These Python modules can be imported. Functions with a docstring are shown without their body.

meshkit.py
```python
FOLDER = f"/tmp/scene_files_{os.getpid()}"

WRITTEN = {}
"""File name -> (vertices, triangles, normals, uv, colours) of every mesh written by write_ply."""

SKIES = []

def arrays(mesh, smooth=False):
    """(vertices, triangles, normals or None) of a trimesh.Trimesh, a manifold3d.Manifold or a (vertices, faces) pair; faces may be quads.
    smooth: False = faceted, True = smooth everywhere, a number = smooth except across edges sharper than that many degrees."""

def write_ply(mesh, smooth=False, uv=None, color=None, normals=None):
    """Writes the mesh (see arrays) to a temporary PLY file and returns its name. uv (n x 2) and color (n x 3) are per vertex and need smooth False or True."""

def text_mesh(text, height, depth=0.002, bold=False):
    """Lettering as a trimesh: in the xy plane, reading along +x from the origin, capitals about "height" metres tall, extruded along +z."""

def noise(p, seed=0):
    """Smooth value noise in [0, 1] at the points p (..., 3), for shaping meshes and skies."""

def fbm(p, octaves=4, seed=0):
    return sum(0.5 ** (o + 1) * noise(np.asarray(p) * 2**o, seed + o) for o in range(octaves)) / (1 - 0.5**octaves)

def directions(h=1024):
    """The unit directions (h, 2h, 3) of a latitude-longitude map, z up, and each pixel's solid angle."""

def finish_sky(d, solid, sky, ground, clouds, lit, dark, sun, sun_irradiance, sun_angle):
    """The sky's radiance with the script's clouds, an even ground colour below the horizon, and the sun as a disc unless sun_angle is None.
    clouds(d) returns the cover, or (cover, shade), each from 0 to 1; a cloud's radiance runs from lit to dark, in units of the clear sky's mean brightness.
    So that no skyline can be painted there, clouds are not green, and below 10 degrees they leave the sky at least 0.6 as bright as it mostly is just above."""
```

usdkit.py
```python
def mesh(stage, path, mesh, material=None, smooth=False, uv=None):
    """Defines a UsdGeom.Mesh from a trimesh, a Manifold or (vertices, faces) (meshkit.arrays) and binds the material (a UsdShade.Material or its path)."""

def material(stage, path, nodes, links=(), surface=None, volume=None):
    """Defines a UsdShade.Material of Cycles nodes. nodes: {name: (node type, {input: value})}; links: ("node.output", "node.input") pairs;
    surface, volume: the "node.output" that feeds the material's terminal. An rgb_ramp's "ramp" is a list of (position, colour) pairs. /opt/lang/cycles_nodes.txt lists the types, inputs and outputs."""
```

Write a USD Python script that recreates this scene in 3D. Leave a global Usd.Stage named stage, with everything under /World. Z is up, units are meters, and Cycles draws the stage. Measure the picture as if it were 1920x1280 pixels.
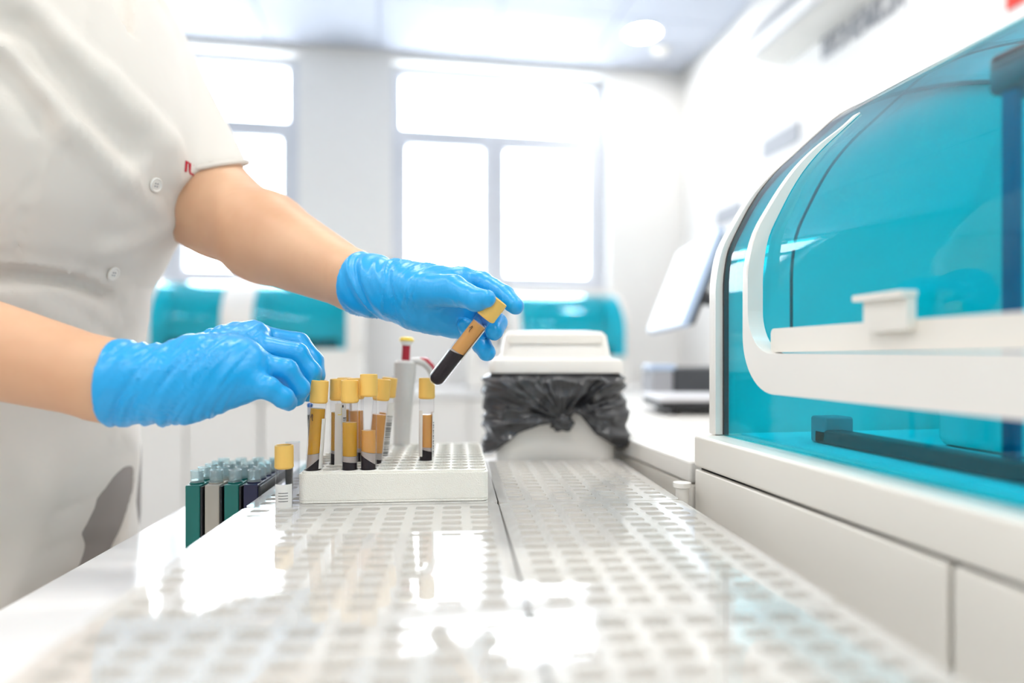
import math, random
import numpy as np
import trimesh
import manifold3d as m3
import shapely
from shapely import geometry as sg, affinity
from pxr import Usd, UsdGeom, UsdShade, UsdLux, Sdf, Gf, Vt
import usdkit, meshkit

random.seed(7)
stage = Usd.Stage.CreateInMemory()
UsdGeom.SetStageUpAxis(stage, "Z")
UsdGeom.Xform.Define(stage, "/World")
UsdGeom.Scope.Define(stage, "/World/Looks")

# ------------------------------------------------------------------ camera
TH = math.radians(9.97)            # the camera looks this far to the right of the room's long axis
CT, ST = math.cos(TH), math.sin(TH)
FPX, HORIZON, ZC = 1280.0, 665.0, 0.921
camera = UsdGeom.Camera.Define(stage, "/World/camera")
camera.AddTransformOp().Set(Gf.Matrix4d(CT, -ST, 0, 0, 0, 0, 1, 0, -ST, -CT, 0, 0, 0, 0, ZC, 1))
camera.CreateHorizontalApertureAttr(36.0)
camera.CreateVerticalApertureAttr(24.0)
camera.CreateFocalLengthAttr(24.0)
camera.CreateVerticalApertureOffsetAttr(25.0 * 36.0 / 1920.0)
camera.CreateFStopAttr(1.95)
camera.CreateFocusDistanceAttr(0.575)
camera.CreateClippingRangeAttr(Gf.Vec2f(0.01, 100.0))
camera.CreateExposureAttr(0.45)

# ------------------------------------------------------------------ light
SKY, LAMP = 3.0, 64.0
dome = UsdLux.DomeLight.Define(stage, "/World/sky_light")
dome.CreateColorAttr(Gf.Vec3f(0.93, 0.97, 1.0))
dome.CreateIntensityAttr(SKY)


# ------------------------------------------------------------------ helpers
def cam(X, D, z):
    """A point X to the right of and D ahead of the eye, at height z."""
    return np.array([X * CT + D * ST, -X * ST + D * CT, z])


def at(px, py, D):
    return cam((px - 960) / FPX * D, D, ZC + (HORIZON - py) / FPX * D)


USED = {}


def numbered(parent, name):
    n = USED.get((parent, name), 0)
    USED[(parent, name)] = n + 1
    return f"{parent}/{name}" if n == 0 else f"{parent}/{name}_{n:03d}"


def tag(prim, label=None, cat=None, group=None, kind=None):
    for k, v in (("label", label), ("category", cat), ("group", group), ("kind", kind)):
        if v:
            prim.SetCustomDataByKey(k, v)
    return prim


def path_of(p):
    return "/World" if p is None else str(p.GetPath())


def obj(name, mesh, mat, parent=None, smooth=30):
    """One Mesh prim under parent (world coordinates unless the parent has its own transform)."""
    return usdkit.mesh(stage, numbered(path_of(parent), name), mesh, M[mat], smooth=smooth).GetPrim()


def thing(name, label, cat, loc=(0, 0, 0), rotz=0.0, group=None, kind=None, matrix=None):
    x = UsdGeom.Xform.Define(stage, numbered("/World", name))
    if matrix is not None:
        x.AddTransformOp().Set(Gf.Matrix4d(*np.asarray(matrix).T.ravel().tolist()))
    else:
        x.AddTranslateOp().Set(Gf.Vec3d(*map(float, loc)))
        x.AddRotateZOp().Set(math.degrees(rotz))
    return tag(x.GetPrim(), label, cat, group, kind)


def dup(root, loc, rotz=0.0, label=None, group=None):
    was = root.GetCustomData()
    name = root.GetName()
    x = UsdGeom.Xform.Define(stage, numbered("/World", name))
    p = x.GetPrim()
    p.GetReferences().AddInternalReference(root.GetPath())
    x.ClearXformOpOrder()
    x.AddTranslateOp().Set(Gf.Vec3d(*map(float, loc)))
    x.AddRotateZOp().Set(math.degrees(rotz))
    tag(p, label or was["label"], was["category"], group or was.get("group"))
    p.SetInstanceable(True)
    return p


def box(x0, x1, y0, y1, z0, z1, bevel=0.0):
    if bevel <= 0:
        m = trimesh.creation.box([x1 - x0, y1 - y0, z1 - z0])
        m.apply_translation([(x0 + x1) / 2, (y0 + y1) / 2, (z0 + z1) / 2])
        return m
    b = bevel
    pts = []
    for sx, cx in ((1, x0), (-1, x1)):
        for sy, cy in ((1, y0), (-1, y1)):
            for sz, cz in ((1, z0), (-1, z1)):
                k = 0.3 * b
                pts += [(cx, cy + sy * b, cz + sz * b), (cx + sx * b, cy, cz + sz * b), (cx + sx * b, cy + sy * b, cz),
                        (cx + sx * k, cy + sy * k, cz + sz * b), (cx + sx * b, cy + sy * k, cz + sz * k), (cx + sx * k, cy + sy * b, cz + sz * k)]
    return trimesh.Trimesh(*_man(m3.Manifold.hull_points(np.array(pts))), process=False)


def _man(m):
    a = m.to_mesh()
    return np.array(a.vert_properties[:, :3], float), np.array(a.tri_verts)


def tri(m):
    return trimesh.Trimesh(*_man(m), process=False)


def join(*ms):
    return trimesh.util.concatenate([m for m in ms])


def disc(r, z, n):
    """A thin round face looking down."""
    a = np.arange(n) * 2 * math.pi / n
    V = np.column_stack([r * np.cos(a), r * np.sin(a), np.full(n, z)])
    return trimesh.Trimesh(V, [(0, k + 1, k) for k in range(1, n - 1)], process=False)


def lathe(profile, n=32, z0=0):
    return trimesh.creation.revolve(np.array(profile, float), sections=n)


def tube_along(points, radii, n=10):
    """A closed round tube along a polyline."""
    P = np.array(points, float)
    R = np.broadcast_to(np.array(radii, float), (len(P),))
    T = np.gradient(P, axis=0)
    T /= np.linalg.norm(T, axis=1, keepdims=True)
    ref = np.array([0, 0, 1.0]) if abs(T[0, 2]) < 0.9 else np.array([1.0, 0, 0])
    V, Fc = [], []
    for p, t, r in zip(P, T, R):
        a = np.cross(t, ref); a /= np.linalg.norm(a); b = np.cross(t, a)
        for k in range(n):
            w = 2 * math.pi * k / n
            V.append(p + r * (math.cos(w) * a + math.sin(w) * b))
    for i in range(len(P) - 1):
        for k in range(n):
            q = (k + 1) % n
            Fc += [(i * n + k, i * n + q, (i + 1) * n + q), (i * n + k, (i + 1) * n + q, (i + 1) * n + k)]
    V += [P[0], P[-1]]
    a, b, last = len(V) - 2, len(V) - 1, (len(P) - 1) * n
    for k in range(n):
        q = (k + 1) % n
        Fc += [(a, q, k), (b, last + k, last + q)]
    m = trimesh.Trimesh(np.array(V), np.array(Fc), process=False)
    m.fix_normals()
    return m


def extrude(poly, h, z0=0.0):
    m = trimesh.creation.extrude_polygon(poly, h, engine="earcut")
    m.apply_translation([0, 0, z0])
    return m


def rrect(x0, x1, y0, y1, r, q=8):
    return sg.box(x0 + r, y0 + r, x1 - r, y1 - r).buffer(r, quad_segs=q)


def frame_matrix(o, x, y, z):
    m = np.eye(4)
    m[:3, 0], m[:3, 1], m[:3, 2], m[:3, 3] = x, y, z, o
    return m


def moved(m, mat):
    m = m.copy()
    m.apply_transform(mat)
    return m


# bench axes: the bench is turned a little against the room
BETA = math.radians(5.28)
BU, BV = np.array([math.cos(BETA), -math.sin(BETA), 0]), np.array([math.sin(BETA), math.cos(BETA), 0])
BENCH_M = frame_matrix([0, 0, 0], BU, BV, [0, 0, 1.0])
ZB = 0.75           # bench top
ZP = 0.7985         # top of the clear trays
ZF = 0.8245         # top of the foam rack


def bp(u, v, z):
    return u * BU + v * BV + np.array([0, 0, z])


# ------------------------------------------------------------------ signed-distance modelling of bodies and cloth
def seg_sdf(P, a, b, ra, rb):
    a, b = np.asarray(a, np.float32), np.asarray(b, np.float32)
    ba = b - a
    pa = P - a
    t = np.clip((pa @ ba) / max(float(ba @ ba), 1e-12), 0, 1)
    return np.sqrt(((pa - t[..., None] * ba) ** 2).sum(-1)) - (ra + (rb - ra) * t)


def smin(a, b, k):
    h = np.clip(0.5 + 0.5 * (b - a) / k, 0, 1)
    return b + (a - b) * h - k * h * (1 - h)


def smax(a, b, k):
    return -smin(-a, -b, k)


def chain(P, pts, rs, k=0.004):
    d = None
    for i in range(len(pts) - 1):
        e = seg_sdf(P, pts[i], pts[i + 1], rs[i], rs[i + 1])
        d = e if d is None else smin(d, e, k)
    return d


def ell_sdf(P, c, r, R=None):
    q = (P - np.asarray(c, np.float32))
    if R is not None:
        q = q @ np.asarray(R, np.float32).T
    r = np.asarray(r, np.float32)
    k0 = np.sqrt(((q / r) ** 2).sum(-1))
    k1 = np.sqrt(((q / (r * r)) ** 2).sum(-1))
    return k0 * (k0 - 1) / np.maximum(k1, 1e-9)


def surface(fun, lo, hi, h, band=0.012):
    """The zero level of fun over a box, as a quad net (surface nets)."""
    lo, hi = np.array(lo, float), np.array(hi, float)
    B = 4
    nb = np.ceil((hi - lo) / (h * B)).astype(int) + 1
    n = nb * B
    cb = [(lo[i] + h * (B * np.arange(nb[i]) + (B - 1) / 2)).astype(np.float32) for i in range(3)]
    coarse = fun(np.stack(np.meshgrid(*cb, indexing="ij"), -1))
    near = np.abs(coarse) < h * B * 1.5 + band
    blocks = np.repeat(coarse[..., None], B ** 3, -1).astype(np.float32)
    I = np.argwhere(near)
    sub = np.array(list(np.ndindex(B, B, B)))
    for k in range(0, len(I), 6000):
        J = I[k:k + 6000]
        P = (lo + h * (J[:, None] * B + sub[None])).astype(np.float32)
        blocks[tuple(J.T)] = fun(P)
    vals = blocks.reshape(*nb, B, B, B).transpose(0, 3, 1, 4, 2, 5).reshape(n)
    s = vals < 0
    c = np.zeros(np.array(n) - 1, np.int8)
    for a, b, d in np.ndindex(2, 2, 2):
        c += s[a:n[0] - 1 + a, b:n[1] - 1 + b, d:n[2] - 1 + d]
    I = np.argwhere((c > 0) & (c < 8))
    idx = -np.ones(c.shape, np.int64)
    idx[tuple(I.T)] = np.arange(len(I))
    acc, cnt = np.zeros((len(I), 3)), np.zeros(len(I))
    corners = list(np.ndindex(2, 2, 2))
    for a in corners:
        for axis in range(3):
            if a[axis] == 0:
                b = list(a); b[axis] = 1
                va, vb = vals[tuple((I + a).T)], vals[tuple((I + b).T)]
                on = (va < 0) != (vb < 0)
                t = np.where(on, va / np.where(on, va - vb, 1), 0)
                p = np.tile(np.array(a, float), (len(I), 1))
                p[:, axis] += t
                acc[on] += p[on]
                cnt[on] += 1
    V = lo + h * (I + acc / cnt[:, None])
    Fs = []
    for axis in range(3):
        o1, o2 = [(1, 2), (2, 0), (0, 1)][axis]
        sl0, sl1 = [slice(None)] * 3, [slice(None)] * 3
        sl0[axis], sl1[axis] = slice(0, -1), slice(1, None)
        e = s[tuple(sl0)] != s[tuple(sl1)]
        E = np.argwhere(e)
        E = E[(E[:, o1] > 0) & (E[:, o2] > 0) & (E[:, o1] < n[o1] - 1) & (E[:, o2] < n[o2] - 1)]
        inside = s[tuple(E.T)]
        d1, d2 = np.zeros(3, int), np.zeros(3, int)
        d1[o1], d2[o2] = 1, 1
        q = np.stack([idx[tuple((E - d1 - d2).T)], idx[tuple((E - d2).T)], idx[tuple(E.T)], idx[tuple((E - d1).T)]], 1)
        q[~inside] = q[~inside][:, ::-1]
        Fs.append(q)
    Q = np.vstack(Fs)
    Q = Q[(Q >= 0).all(1)]
    return trimesh.Trimesh(V, np.vstack([Q[:, [0, 1, 2]], Q[:, [0, 2, 3]]]), process=False)


# ------------------------------------------------------------------ materials
M = {}


def mat(name, nodes, links=(), surface="p.BSDF"):
    M[name] = usdkit.material(stage, "/World/Looks/" + name, nodes, links, surface=surface)


def plain(name, color, rough=0.5, bump=0.0, scale=200.0, **kw):
    nodes = {"p": ("principled_bsdf", {"base_color": color, "roughness": rough, **kw})}
    links = []
    if bump:
        nodes["t"] = ("texture_coordinate", {})
        nodes["n"] = ("noise_texture", {"scale": scale, "detail": 3.0})
        nodes["b"] = ("bump", {"strength": bump, "distance": 0.002})
        links = [("t.object", "n.vector"), ("n.fac", "b.height"), ("b.normal", "p.normal")]
    mat(name, nodes, links)


def clear(name, tint, rough=0.02, f0=0.04, body=None, amount=0.0):
    """A clear sheet: light passes straight through, tinted, and the surface mirrors more towards grazing angles."""
    nodes = {"t": ("transparent_bsdf", {"color": tint}), "g": ("glossy_bsdf", {"color": (1, 1, 1), "roughness": rough}),
             "f": ("layer_weight", {"blend": 0.5}), "e": ("math", {"math_type": "power", "value2": 5.0}),
             "q": ("math", {"math_type": "multiply_add", "value2": 1 - f0, "value3": f0}), "m": ("mix_closure", {})}
    links = [("f.facing", "e.value1"), ("e.value", "q.value1"), ("q.value", "m.fac"), ("g.BSDF", "m.closure2")]
    if body is not None:
        nodes["d"] = ("diffuse_bsdf", {"color": body})
        nodes["k"] = ("mix_closure", {"fac": amount})
        links += [("t.BSDF", "k.closure1"), ("d.BSDF", "k.closure2"), ("k.closure", "m.closure1")]
    else:
        links += [("t.BSDF", "m.closure1")]
    mat(name, nodes, links, "m.closure")


def emit(name, color, strength):
    mat(name, {"e": ("emission", {"color": color, "strength": strength})}, (), "e.emission")


plain("wall_paint", (0.83, 0.82, 0.80), 0.7, 0.05, 60)
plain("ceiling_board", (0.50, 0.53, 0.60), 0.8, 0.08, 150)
plain("floor_vinyl", (0.50, 0.50, 0.49), 0.35, 0.03, 40)
plain("frame_white", (0.62, 0.64, 0.69), 0.35)
plain("plastic_white", (0.82, 0.80, 0.76), 0.32)
plain("plastic_cream", (0.80, 0.77, 0.71), 0.36)
plain("laminate_white", (0.86, 0.86, 0.86), 0.16)
plain("cabinet_white", (0.82, 0.80, 0.77), 0.4)
plain("foam_white", (0.86, 0.84, 0.78), 0.75, 0.35, 900)
plain("black_rubber", (0.012, 0.013, 0.016), 0.45)
plain("dark_grey", (0.05, 0.055, 0.065), 0.4)
plain("mid_grey", (0.33, 0.34, 0.37), 0.45)
plain("light_grey", (0.62, 0.62, 0.65), 0.4)
plain("letter_grey", (0.30, 0.31, 0.34), 0.5)
plain("pipette_grey", (0.62, 0.60, 0.57), 0.35)
plain("red_plastic", (0.42, 0.012, 0.03), 0.3)
plain("red_sign", (0.75, 0.05, 0.03), 0.4)
plain("button_yellow", (0.90, 0.66, 0.08), 0.35)
plain("cap_yellow", (0.90, 0.55, 0.13), 0.5, 0.08, 1500, subsurface_weight=0.0)
plain("cap_inner", (0.75, 0.33, 0.18), 0.5)
plain("blue_plastic", (0.01, 0.18, 0.62), 0.35)
plain("green_carrier", (0.003, 0.17, 0.145), 0.35)
plain("beige_carrier", (0.50, 0.46, 0.39), 0.5)
plain("navy_carrier", (0.012, 0.014, 0.06), 0.35)
plain("paper", (0.83, 0.81, 0.78), 0.6)
plain("ink", (0.02, 0.02, 0.025), 0.6)
plain("yellow_ink", (0.85, 0.68, 0.06), 0.6)
plain("serum_gold", (0.60, 0.30, 0.012), 0.2, subsurface_weight=0.15, subsurface_radius=(1, 0.5, 0.1), subsurface_scale=0.004)
plain("serum_orange", (0.66, 0.31, 0.075), 0.2, subsurface_weight=0.15, subsurface_radius=(1, 0.5, 0.1), subsurface_scale=0.004)
plain("gel_grey", (0.42, 0.36, 0.33), 0.3)
plain("clot", (0.012, 0.006, 0.011), 0.3, specular_ior_level=0.2)
plain("bag_black", (0.030, 0.031, 0.036), 0.24, specular_ior_level=0.6, coat_weight=0.2, coat_roughness=0.2)
plain("thread_red", (0.55, 0.004, 0.03), 0.6)
plain("hair_brown", (0.09, 0.045, 0.02), 0.45, 0.5, 300)
plain("shoe_white", (0.75, 0.75, 0.74), 0.5)
plain("eye_white", (0.8, 0.8, 0.8), 0.2)
plain("sky_device", (0.45, 0.58, 0.78), 0.25)
clear("hood_blue", (0.14, 0.875, 0.955), 0.03, 0.03)
plain("post_blue", (0.03, 0.14, 0.26), 0.4)
plain("interior_white", (0.9, 0.9, 0.9), 0.5)
clear("window_glass", (0.96, 0.98, 1.0), 0.0, 0.04)
clear("tube_glass", (0.955, 0.955, 0.965), 0.03, 0.014, (0.72, 0.72, 0.73), 0.008)
clear("cup_glass", (0.90, 0.97, 0.98), 0.03, 0.05, (0.80, 0.88, 0.90), 0.16)
clear("tray_clear", (0.97, 0.96, 0.94), 0.04, 0.04, (0.90, 0.885, 0.86), 0.45)
clear("window_mark", (0.30, 0.45, 0.55), 0.3, 0.01)
emit("lamp_glow", (1.0, 0.97, 0.92), LAMP)
emit("screen_glow", (0.88, 0.94, 1.0), 1.6)
clear("tray_well", (0.97, 0.96, 0.95), 0.06, 0.03, (0.90, 0.885, 0.86), 0.42)
mat("skin", {"t": ("texture_coordinate", {}), "n": ("noise_texture", {"scale": 14.0, "detail": 4.0}),
             "r": ("rgb_ramp", {"ramp": [(0.3, (0.66, 0.37, 0.22)), (0.7, (0.74, 0.46, 0.29))]}),
             "n2": ("noise_texture", {"scale": 700.0}), "b": ("bump", {"strength": 0.08, "distance": 0.001}),
             "p": ("principled_bsdf", {"roughness": 0.48, "subsurface_weight": 0.12, "subsurface_radius": (1, 0.35, 0.2), "subsurface_scale": 0.006})},
    [("t.object", "n.vector"), ("n.fac", "r.fac"), ("r.color", "p.base_color"), ("t.object", "n2.vector"), ("n2.fac", "b.height"), ("b.normal", "p.normal")])
mat("glove_nitrile", {"t": ("texture_coordinate", {}), "n": ("noise_texture", {"scale": 260.0, "detail": 4.0}),
                      "b": ("bump", {"strength": 0.12, "distance": 0.0012}),
                      "p": ("principled_bsdf", {"base_color": (0.004, 0.36, 0.78), "roughness": 0.34, "specular_ior_level": 0.55, "sheen_weight": 0.06})},
    [("t.object", "n.vector"), ("n.fac", "b.height"), ("b.normal", "p.normal")])
mat("coat_cloth", {"t": ("texture_coordinate", {}), "w": ("noise_texture", {"scale": 1400.0, "detail": 2.0}), "n": ("noise_texture", {"scale": 16.0, "detail": 3.0, "distortion": 0.6}),
                   "a": ("math", {"math_type": "multiply", "value2": 0.02}), "s": ("math", {"math_type": "add"}),
                   "b": ("bump", {"strength": 0.35, "distance": 0.004}),
                   "p": ("principled_bsdf", {"base_color": (0.735, 0.695, 0.645), "roughness": 0.85, "sheen_weight": 0.15})},
    [("t.object", "w.vector"), ("t.object", "n.vector"), ("w.fac", "a.value1"), ("a.value", "s.value1"), ("n.fac", "s.value2"), ("s.value", "b.height"), ("b.normal", "p.normal")])
plain("trouser_cloth", (0.30, 0.27, 0.255), 0.9, 0.2, 60)

# ------------------------------------------------------------------ the room
XW0, XW1, YW0, YW1, ZCE = -2.9, 1.756, -2.9, 3.95, 2.645
WT = 0.24                                             # wall thickness


def struct(name, mesh, m, label, cat, parent=None, smooth=False):
    p = obj(name, mesh, m, parent, smooth)
    return tag(p, label, cat, None, "structure")


struct("floor", box(XW0 - WT, XW1 + WT, YW0 - WT, YW1 + WT, -0.1, 0), "floor_vinyl", "grey vinyl laboratory floor below the benches", "floor")
cl = thing("ceiling", "pale suspended ceiling of square boards over the room", "ceiling", kind="structure")
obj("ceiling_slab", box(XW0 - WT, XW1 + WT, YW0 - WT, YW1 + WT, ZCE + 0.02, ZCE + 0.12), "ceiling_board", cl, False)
TS = 0.6
for i in range(8):
    for j in range(12):
        x1, y1 = XW1 - 0.02 - i * TS, YW1 - 0.02 - j * TS
        x0, y0 = max(x1 - TS, XW0), max(y1 - TS, YW0)
        if x1 - x0 > 0.05 and y1 - y0 > 0.05:
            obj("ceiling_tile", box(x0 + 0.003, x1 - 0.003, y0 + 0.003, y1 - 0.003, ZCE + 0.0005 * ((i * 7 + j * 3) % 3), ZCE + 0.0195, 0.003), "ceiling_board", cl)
WINS = [(-0.513 - 1.29, -0.513), (0.0, 1.29)]
WZ0, WZ1 = 1.31, 2.60
wall = sg.box(XW0 - WT, 0, XW1 + WT, ZCE + 0.02)
for x0, x1 in WINS:
    wall = wall.difference(sg.box(x0, WZ0, x1, WZ1))
RX = np.array([[1, 0, 0, 0], [0, 0, -1, YW1 + WT], [0, 1, 0, 0], [0, 0, 0, 1.0]])
struct("wall_back", moved(extrude(wall, WT), RX), "wall_paint", "white far wall with two large windows", "wall")
struct("wall_right", box(XW1, XW1 + WT, YW0, YW1, 0, ZCE + 0.02), "wall_paint", "white right wall carrying the air conditioner and grey lettering", "wall")
struct("wall_left", box(XW0 - WT, XW0, YW0, YW1, 0, ZCE + 0.02), "wall_paint", "white left wall hidden behind the person in the coat", "wall")
struct("wall_front", box(XW0 - WT, XW1 + WT, YW0 - WT, YW0, 0, ZCE + 0.02), "wall_paint", "white wall behind the camera", "wall")


def window(k, x0, x1, label, marks):
    w = thing(f"window_{k}", label, "window", kind="structure")
    y0, y1 = YW1 + 0.10, YW1 + 0.16
    fw, zt = 0.055, 2.215
    xm = x0 + (x1 - x0) * 0.468
    outer = sg.box(x0 - 0.0, WZ0, x1 + 0.0, WZ1)
    holes = [sg.box(x0 + fw, zt + 0.035, x1 - 0.07, WZ1 - 0.045), sg.box(x0 + fw, WZ0 + 0.05, xm - 0.032, zt - 0.03), sg.box(xm + 0.032, WZ0 + 0.05, x1 - 0.07, zt - 0.03)]
    fr = outer
    for h in holes:
        fr = fr.difference(h)
    T = np.array([[1, 0, 0, 0], [0, 0, -1, y1], [0, 1, 0, 0], [0, 0, 0, 1.0]])
    obj("window_frame", moved(extrude(fr, y1 - y0), T), "frame_white", w, False)
    for q, h in enumerate(holes):
        a0, b0, a1, b1 = h.bounds
        if q:                                        # opening sashes stand a little proud
            sash = h.buffer(0.004, join_style=2).difference(sg.box(a0 + 0.035, b0 + 0.035, a1 - 0.035, b1 - 0.035))
            T2 = T.copy(); T2[1, 3] = y1 - 0.02
            obj("sash", moved(extrude(sash, 0.05), T2), "frame_white", w, False)
            a0, b0, a1, b1 = a0 + 0.03, b0 + 0.03, a1 - 0.03, b1 - 0.03
        obj("pane", box(a0 - 0.003, a1 + 0.003, y0 + 0.035, y0 + 0.041, b0 - 0.003, b1 + 0.003), "window_glass", w, False)
    obj("window_sill", box(x0 - 0.04, x1 + 0.04, YW1 - 0.05, YW1 + 0.10, WZ0 - 0.03, WZ0 - 0.001, 0.006), "plastic_white", w)
    for cx, cz, s in marks:                          # faint printed outline on the glass
        pts = [(0.06, 0.10), (0.02, 0.14), (-0.05, 0.09), (-0.065, 0.0), (-0.06, -0.11), (0.06, -0.11)]
        line = sg.LineString(pts).buffer(0.012).union(sg.Polygon([(0.0, 0.13), (0.06, 0.09), (0.07, 0.05), (0.02, 0.09)]))
        g = affinity.translate(affinity.scale(line, s, s, origin=(0, 0)), cx, cz)
        T3 = T.copy(); T3[1, 3] = y0 + 0.0345
        obj("window_sticker", moved(extrude(g, 0.0012), T3), "window_mark", w, False)
    return w


window(1, *WINS[0], "white framed window partly hidden behind the sleeve and forearm", [])
window(2, *WINS[1], "white framed window with transom in the middle of the far wall", [(0.92, 1.84, 1.0), (0.28, 1.80, 0.8)])

lamps = [(1.32, 3.475)] + [(x, y) for x in (1.32, 0.12, -1.08, -2.28) for y in (1.45, 0.35, -0.75, -1.85)]
lamp0 = None
for i, (x, y) in enumerate(lamps):
    lab = "round recessed downlight in the ceiling near the far right corner" if i == 0 else "round recessed ceiling downlight overhead, outside the picture"
    if lamp0 is None:
        lamp0 = thing("downlight", lab, "ceiling light", (x, y, ZCE))
        obj("trim_ring", lathe([(0.090, 0.0), (0.108, 0.0), (0.108, -0.004), (0.094, -0.009), (0.090, -0.006), (0.090, 0.0)], 40), "frame_white", lamp0)
        obj("diffuser", disc(0.0895, -0.006, 16), "lamp_glow", lamp0)
    else:
        dup(lamp0, (x, y, ZCE), 0, lab, "ceiling downlights outside the picture")
sd = thing("smoke_detector", "small white smoke detector on the ceiling beside the downlight", "smoke detector", (1.49, 3.64, ZCE))
obj("detector_body", lathe([(0, 0), (0.05, 0), (0.05, -0.012), (0.038, -0.03), (0.0, -0.036)], 28), "plastic_white", sd)

ac = thing("air_conditioner", "white wall air conditioner with grey outlet slot, high on right wall", "air conditioner", (0, 0, -0.055))
prof = sg.Polygon([(0, 0.0), (-0.16, 0.02), (-0.20, 0.07), (-0.205, 0.20), (-0.17, 0.27), (0, 0.28)]).buffer(-0.006).buffer(0.006)
AX = np.array([[1, 0, 0, XW1 - 0.0005], [0, 0, -1, 2.86], [0, 1, 0, 2.285], [0, 0, 0, 1.0]])
obj("housing", moved(extrude(prof, 0.74), AX), "plastic_white", ac)
obj("air_slot", box(XW1 - 0.208, XW1 - 0.19, 2.16, 2.82, 2.355, 2.39, 0.003), "letter_grey", ac)
obj("louver", moved(box(-0.004, 0.004, -0.32, 0.32, -0.035, 0.035, 0.002), trimesh.transformations.compose_matrix(angles=[0, 1.0, 0], translate=[XW1 - 0.172, 2.49, 2.312])), "light_grey", ac)

TXT = np.array([[0, 0, -1, XW1], [-1, 0, 0, 0], [0, 1, 0, 0], [0, 0, 0, 1.0]])


def on_wall(m, y, z):
    T = TXT.copy(); T[1, 3], T[2, 3] = y, z
    return moved(m, T)


t = meshkit.text_mesh("BIOHEMIJA", 0.085, 0.006, True)
t.apply_scale([0.46 / t.extents[0], 1, 1]); t.apply_translation(-t.bounds[0])
tag(obj("wall_lettering", on_wall(t, 2.56, 2.135), "letter_grey", None, False), "long grey lettering on the right wall below the air conditioner", "lettering")
for y0, y1, z, lab in ((2.72, 3.02, 1.90, "short grey sign plate on the right wall above the blue hood"), (3.22, 3.50, 1.665, "lowest grey sign plate on the right wall, half hidden by the blue hood's edge")):
    s_ = thing("wall_sign", lab, "sign", (XW1, (y0 + y1) / 2, z))
    obj("sign_plate", moved(extrude(rrect(-(y1 - y0) / 2, (y1 - y0) / 2, -0.045, 0.045, 0.008), 0.008), np.array([[0, 0, -1, 0], [-1, 0, 0, 0], [0, 1, 0, 0], [0, 0, 0, 1.0]])), "letter_grey", s_, False)
rs = thing("red_sign", "small red sign on the right wall at the picture's top corner", "sign", (XW1, 1.60, 1.915))
obj("sign_plate", box(-0.006, 0, -0.10, 0.10, 0, 0.12, 0.002), "red_sign", rs)

# ------------------------------------------------------------------ far worktop, cabinets and analyzers
YF = 3.32
tag(obj("back_worktop", box(-2.6, 1.74, YF - 0.02, YW1 - 0.002, 0.715, 0.75, 0.004), "laminate_white"), "long white worktop under the far windows carrying the distant analyzers", "worktop")
xs = [-2.55, -1.90, -1.25, -0.60, 0.05, 0.70, 1.35]
places = ["hidden behind the coat", "just left of the coat's front edge", "beside the coat's front edge, below the left hood", "under the second distant hood, behind the gloved hand", "behind the yellow capped tubes", "behind the white bin"]
for i in range(6):
    cb = thing("base_cabinet", f"white base cabinet under the far worktop, {places[i]}", "cabinet", (xs[i] + 0.325, YF + 0.3, 0))
    obj("carcass", box(-0.322, 0.322, -0.28, 0.32, 0.06, 0.7145), "cabinet_white", cb, False)
    obj("plinth", box(-0.322, 0.322, -0.22, 0.32, 0.0, 0.06), "black_rubber", cb, False)
    for s in (-1, 1):
        d = obj("cabinet_door", box(min(0.004 * s, 0.319 * s), max(0.004 * s, 0.319 * s), -0.30, -0.281, 0.065, 0.708, 0.003), "cabinet_white", cb)


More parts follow.
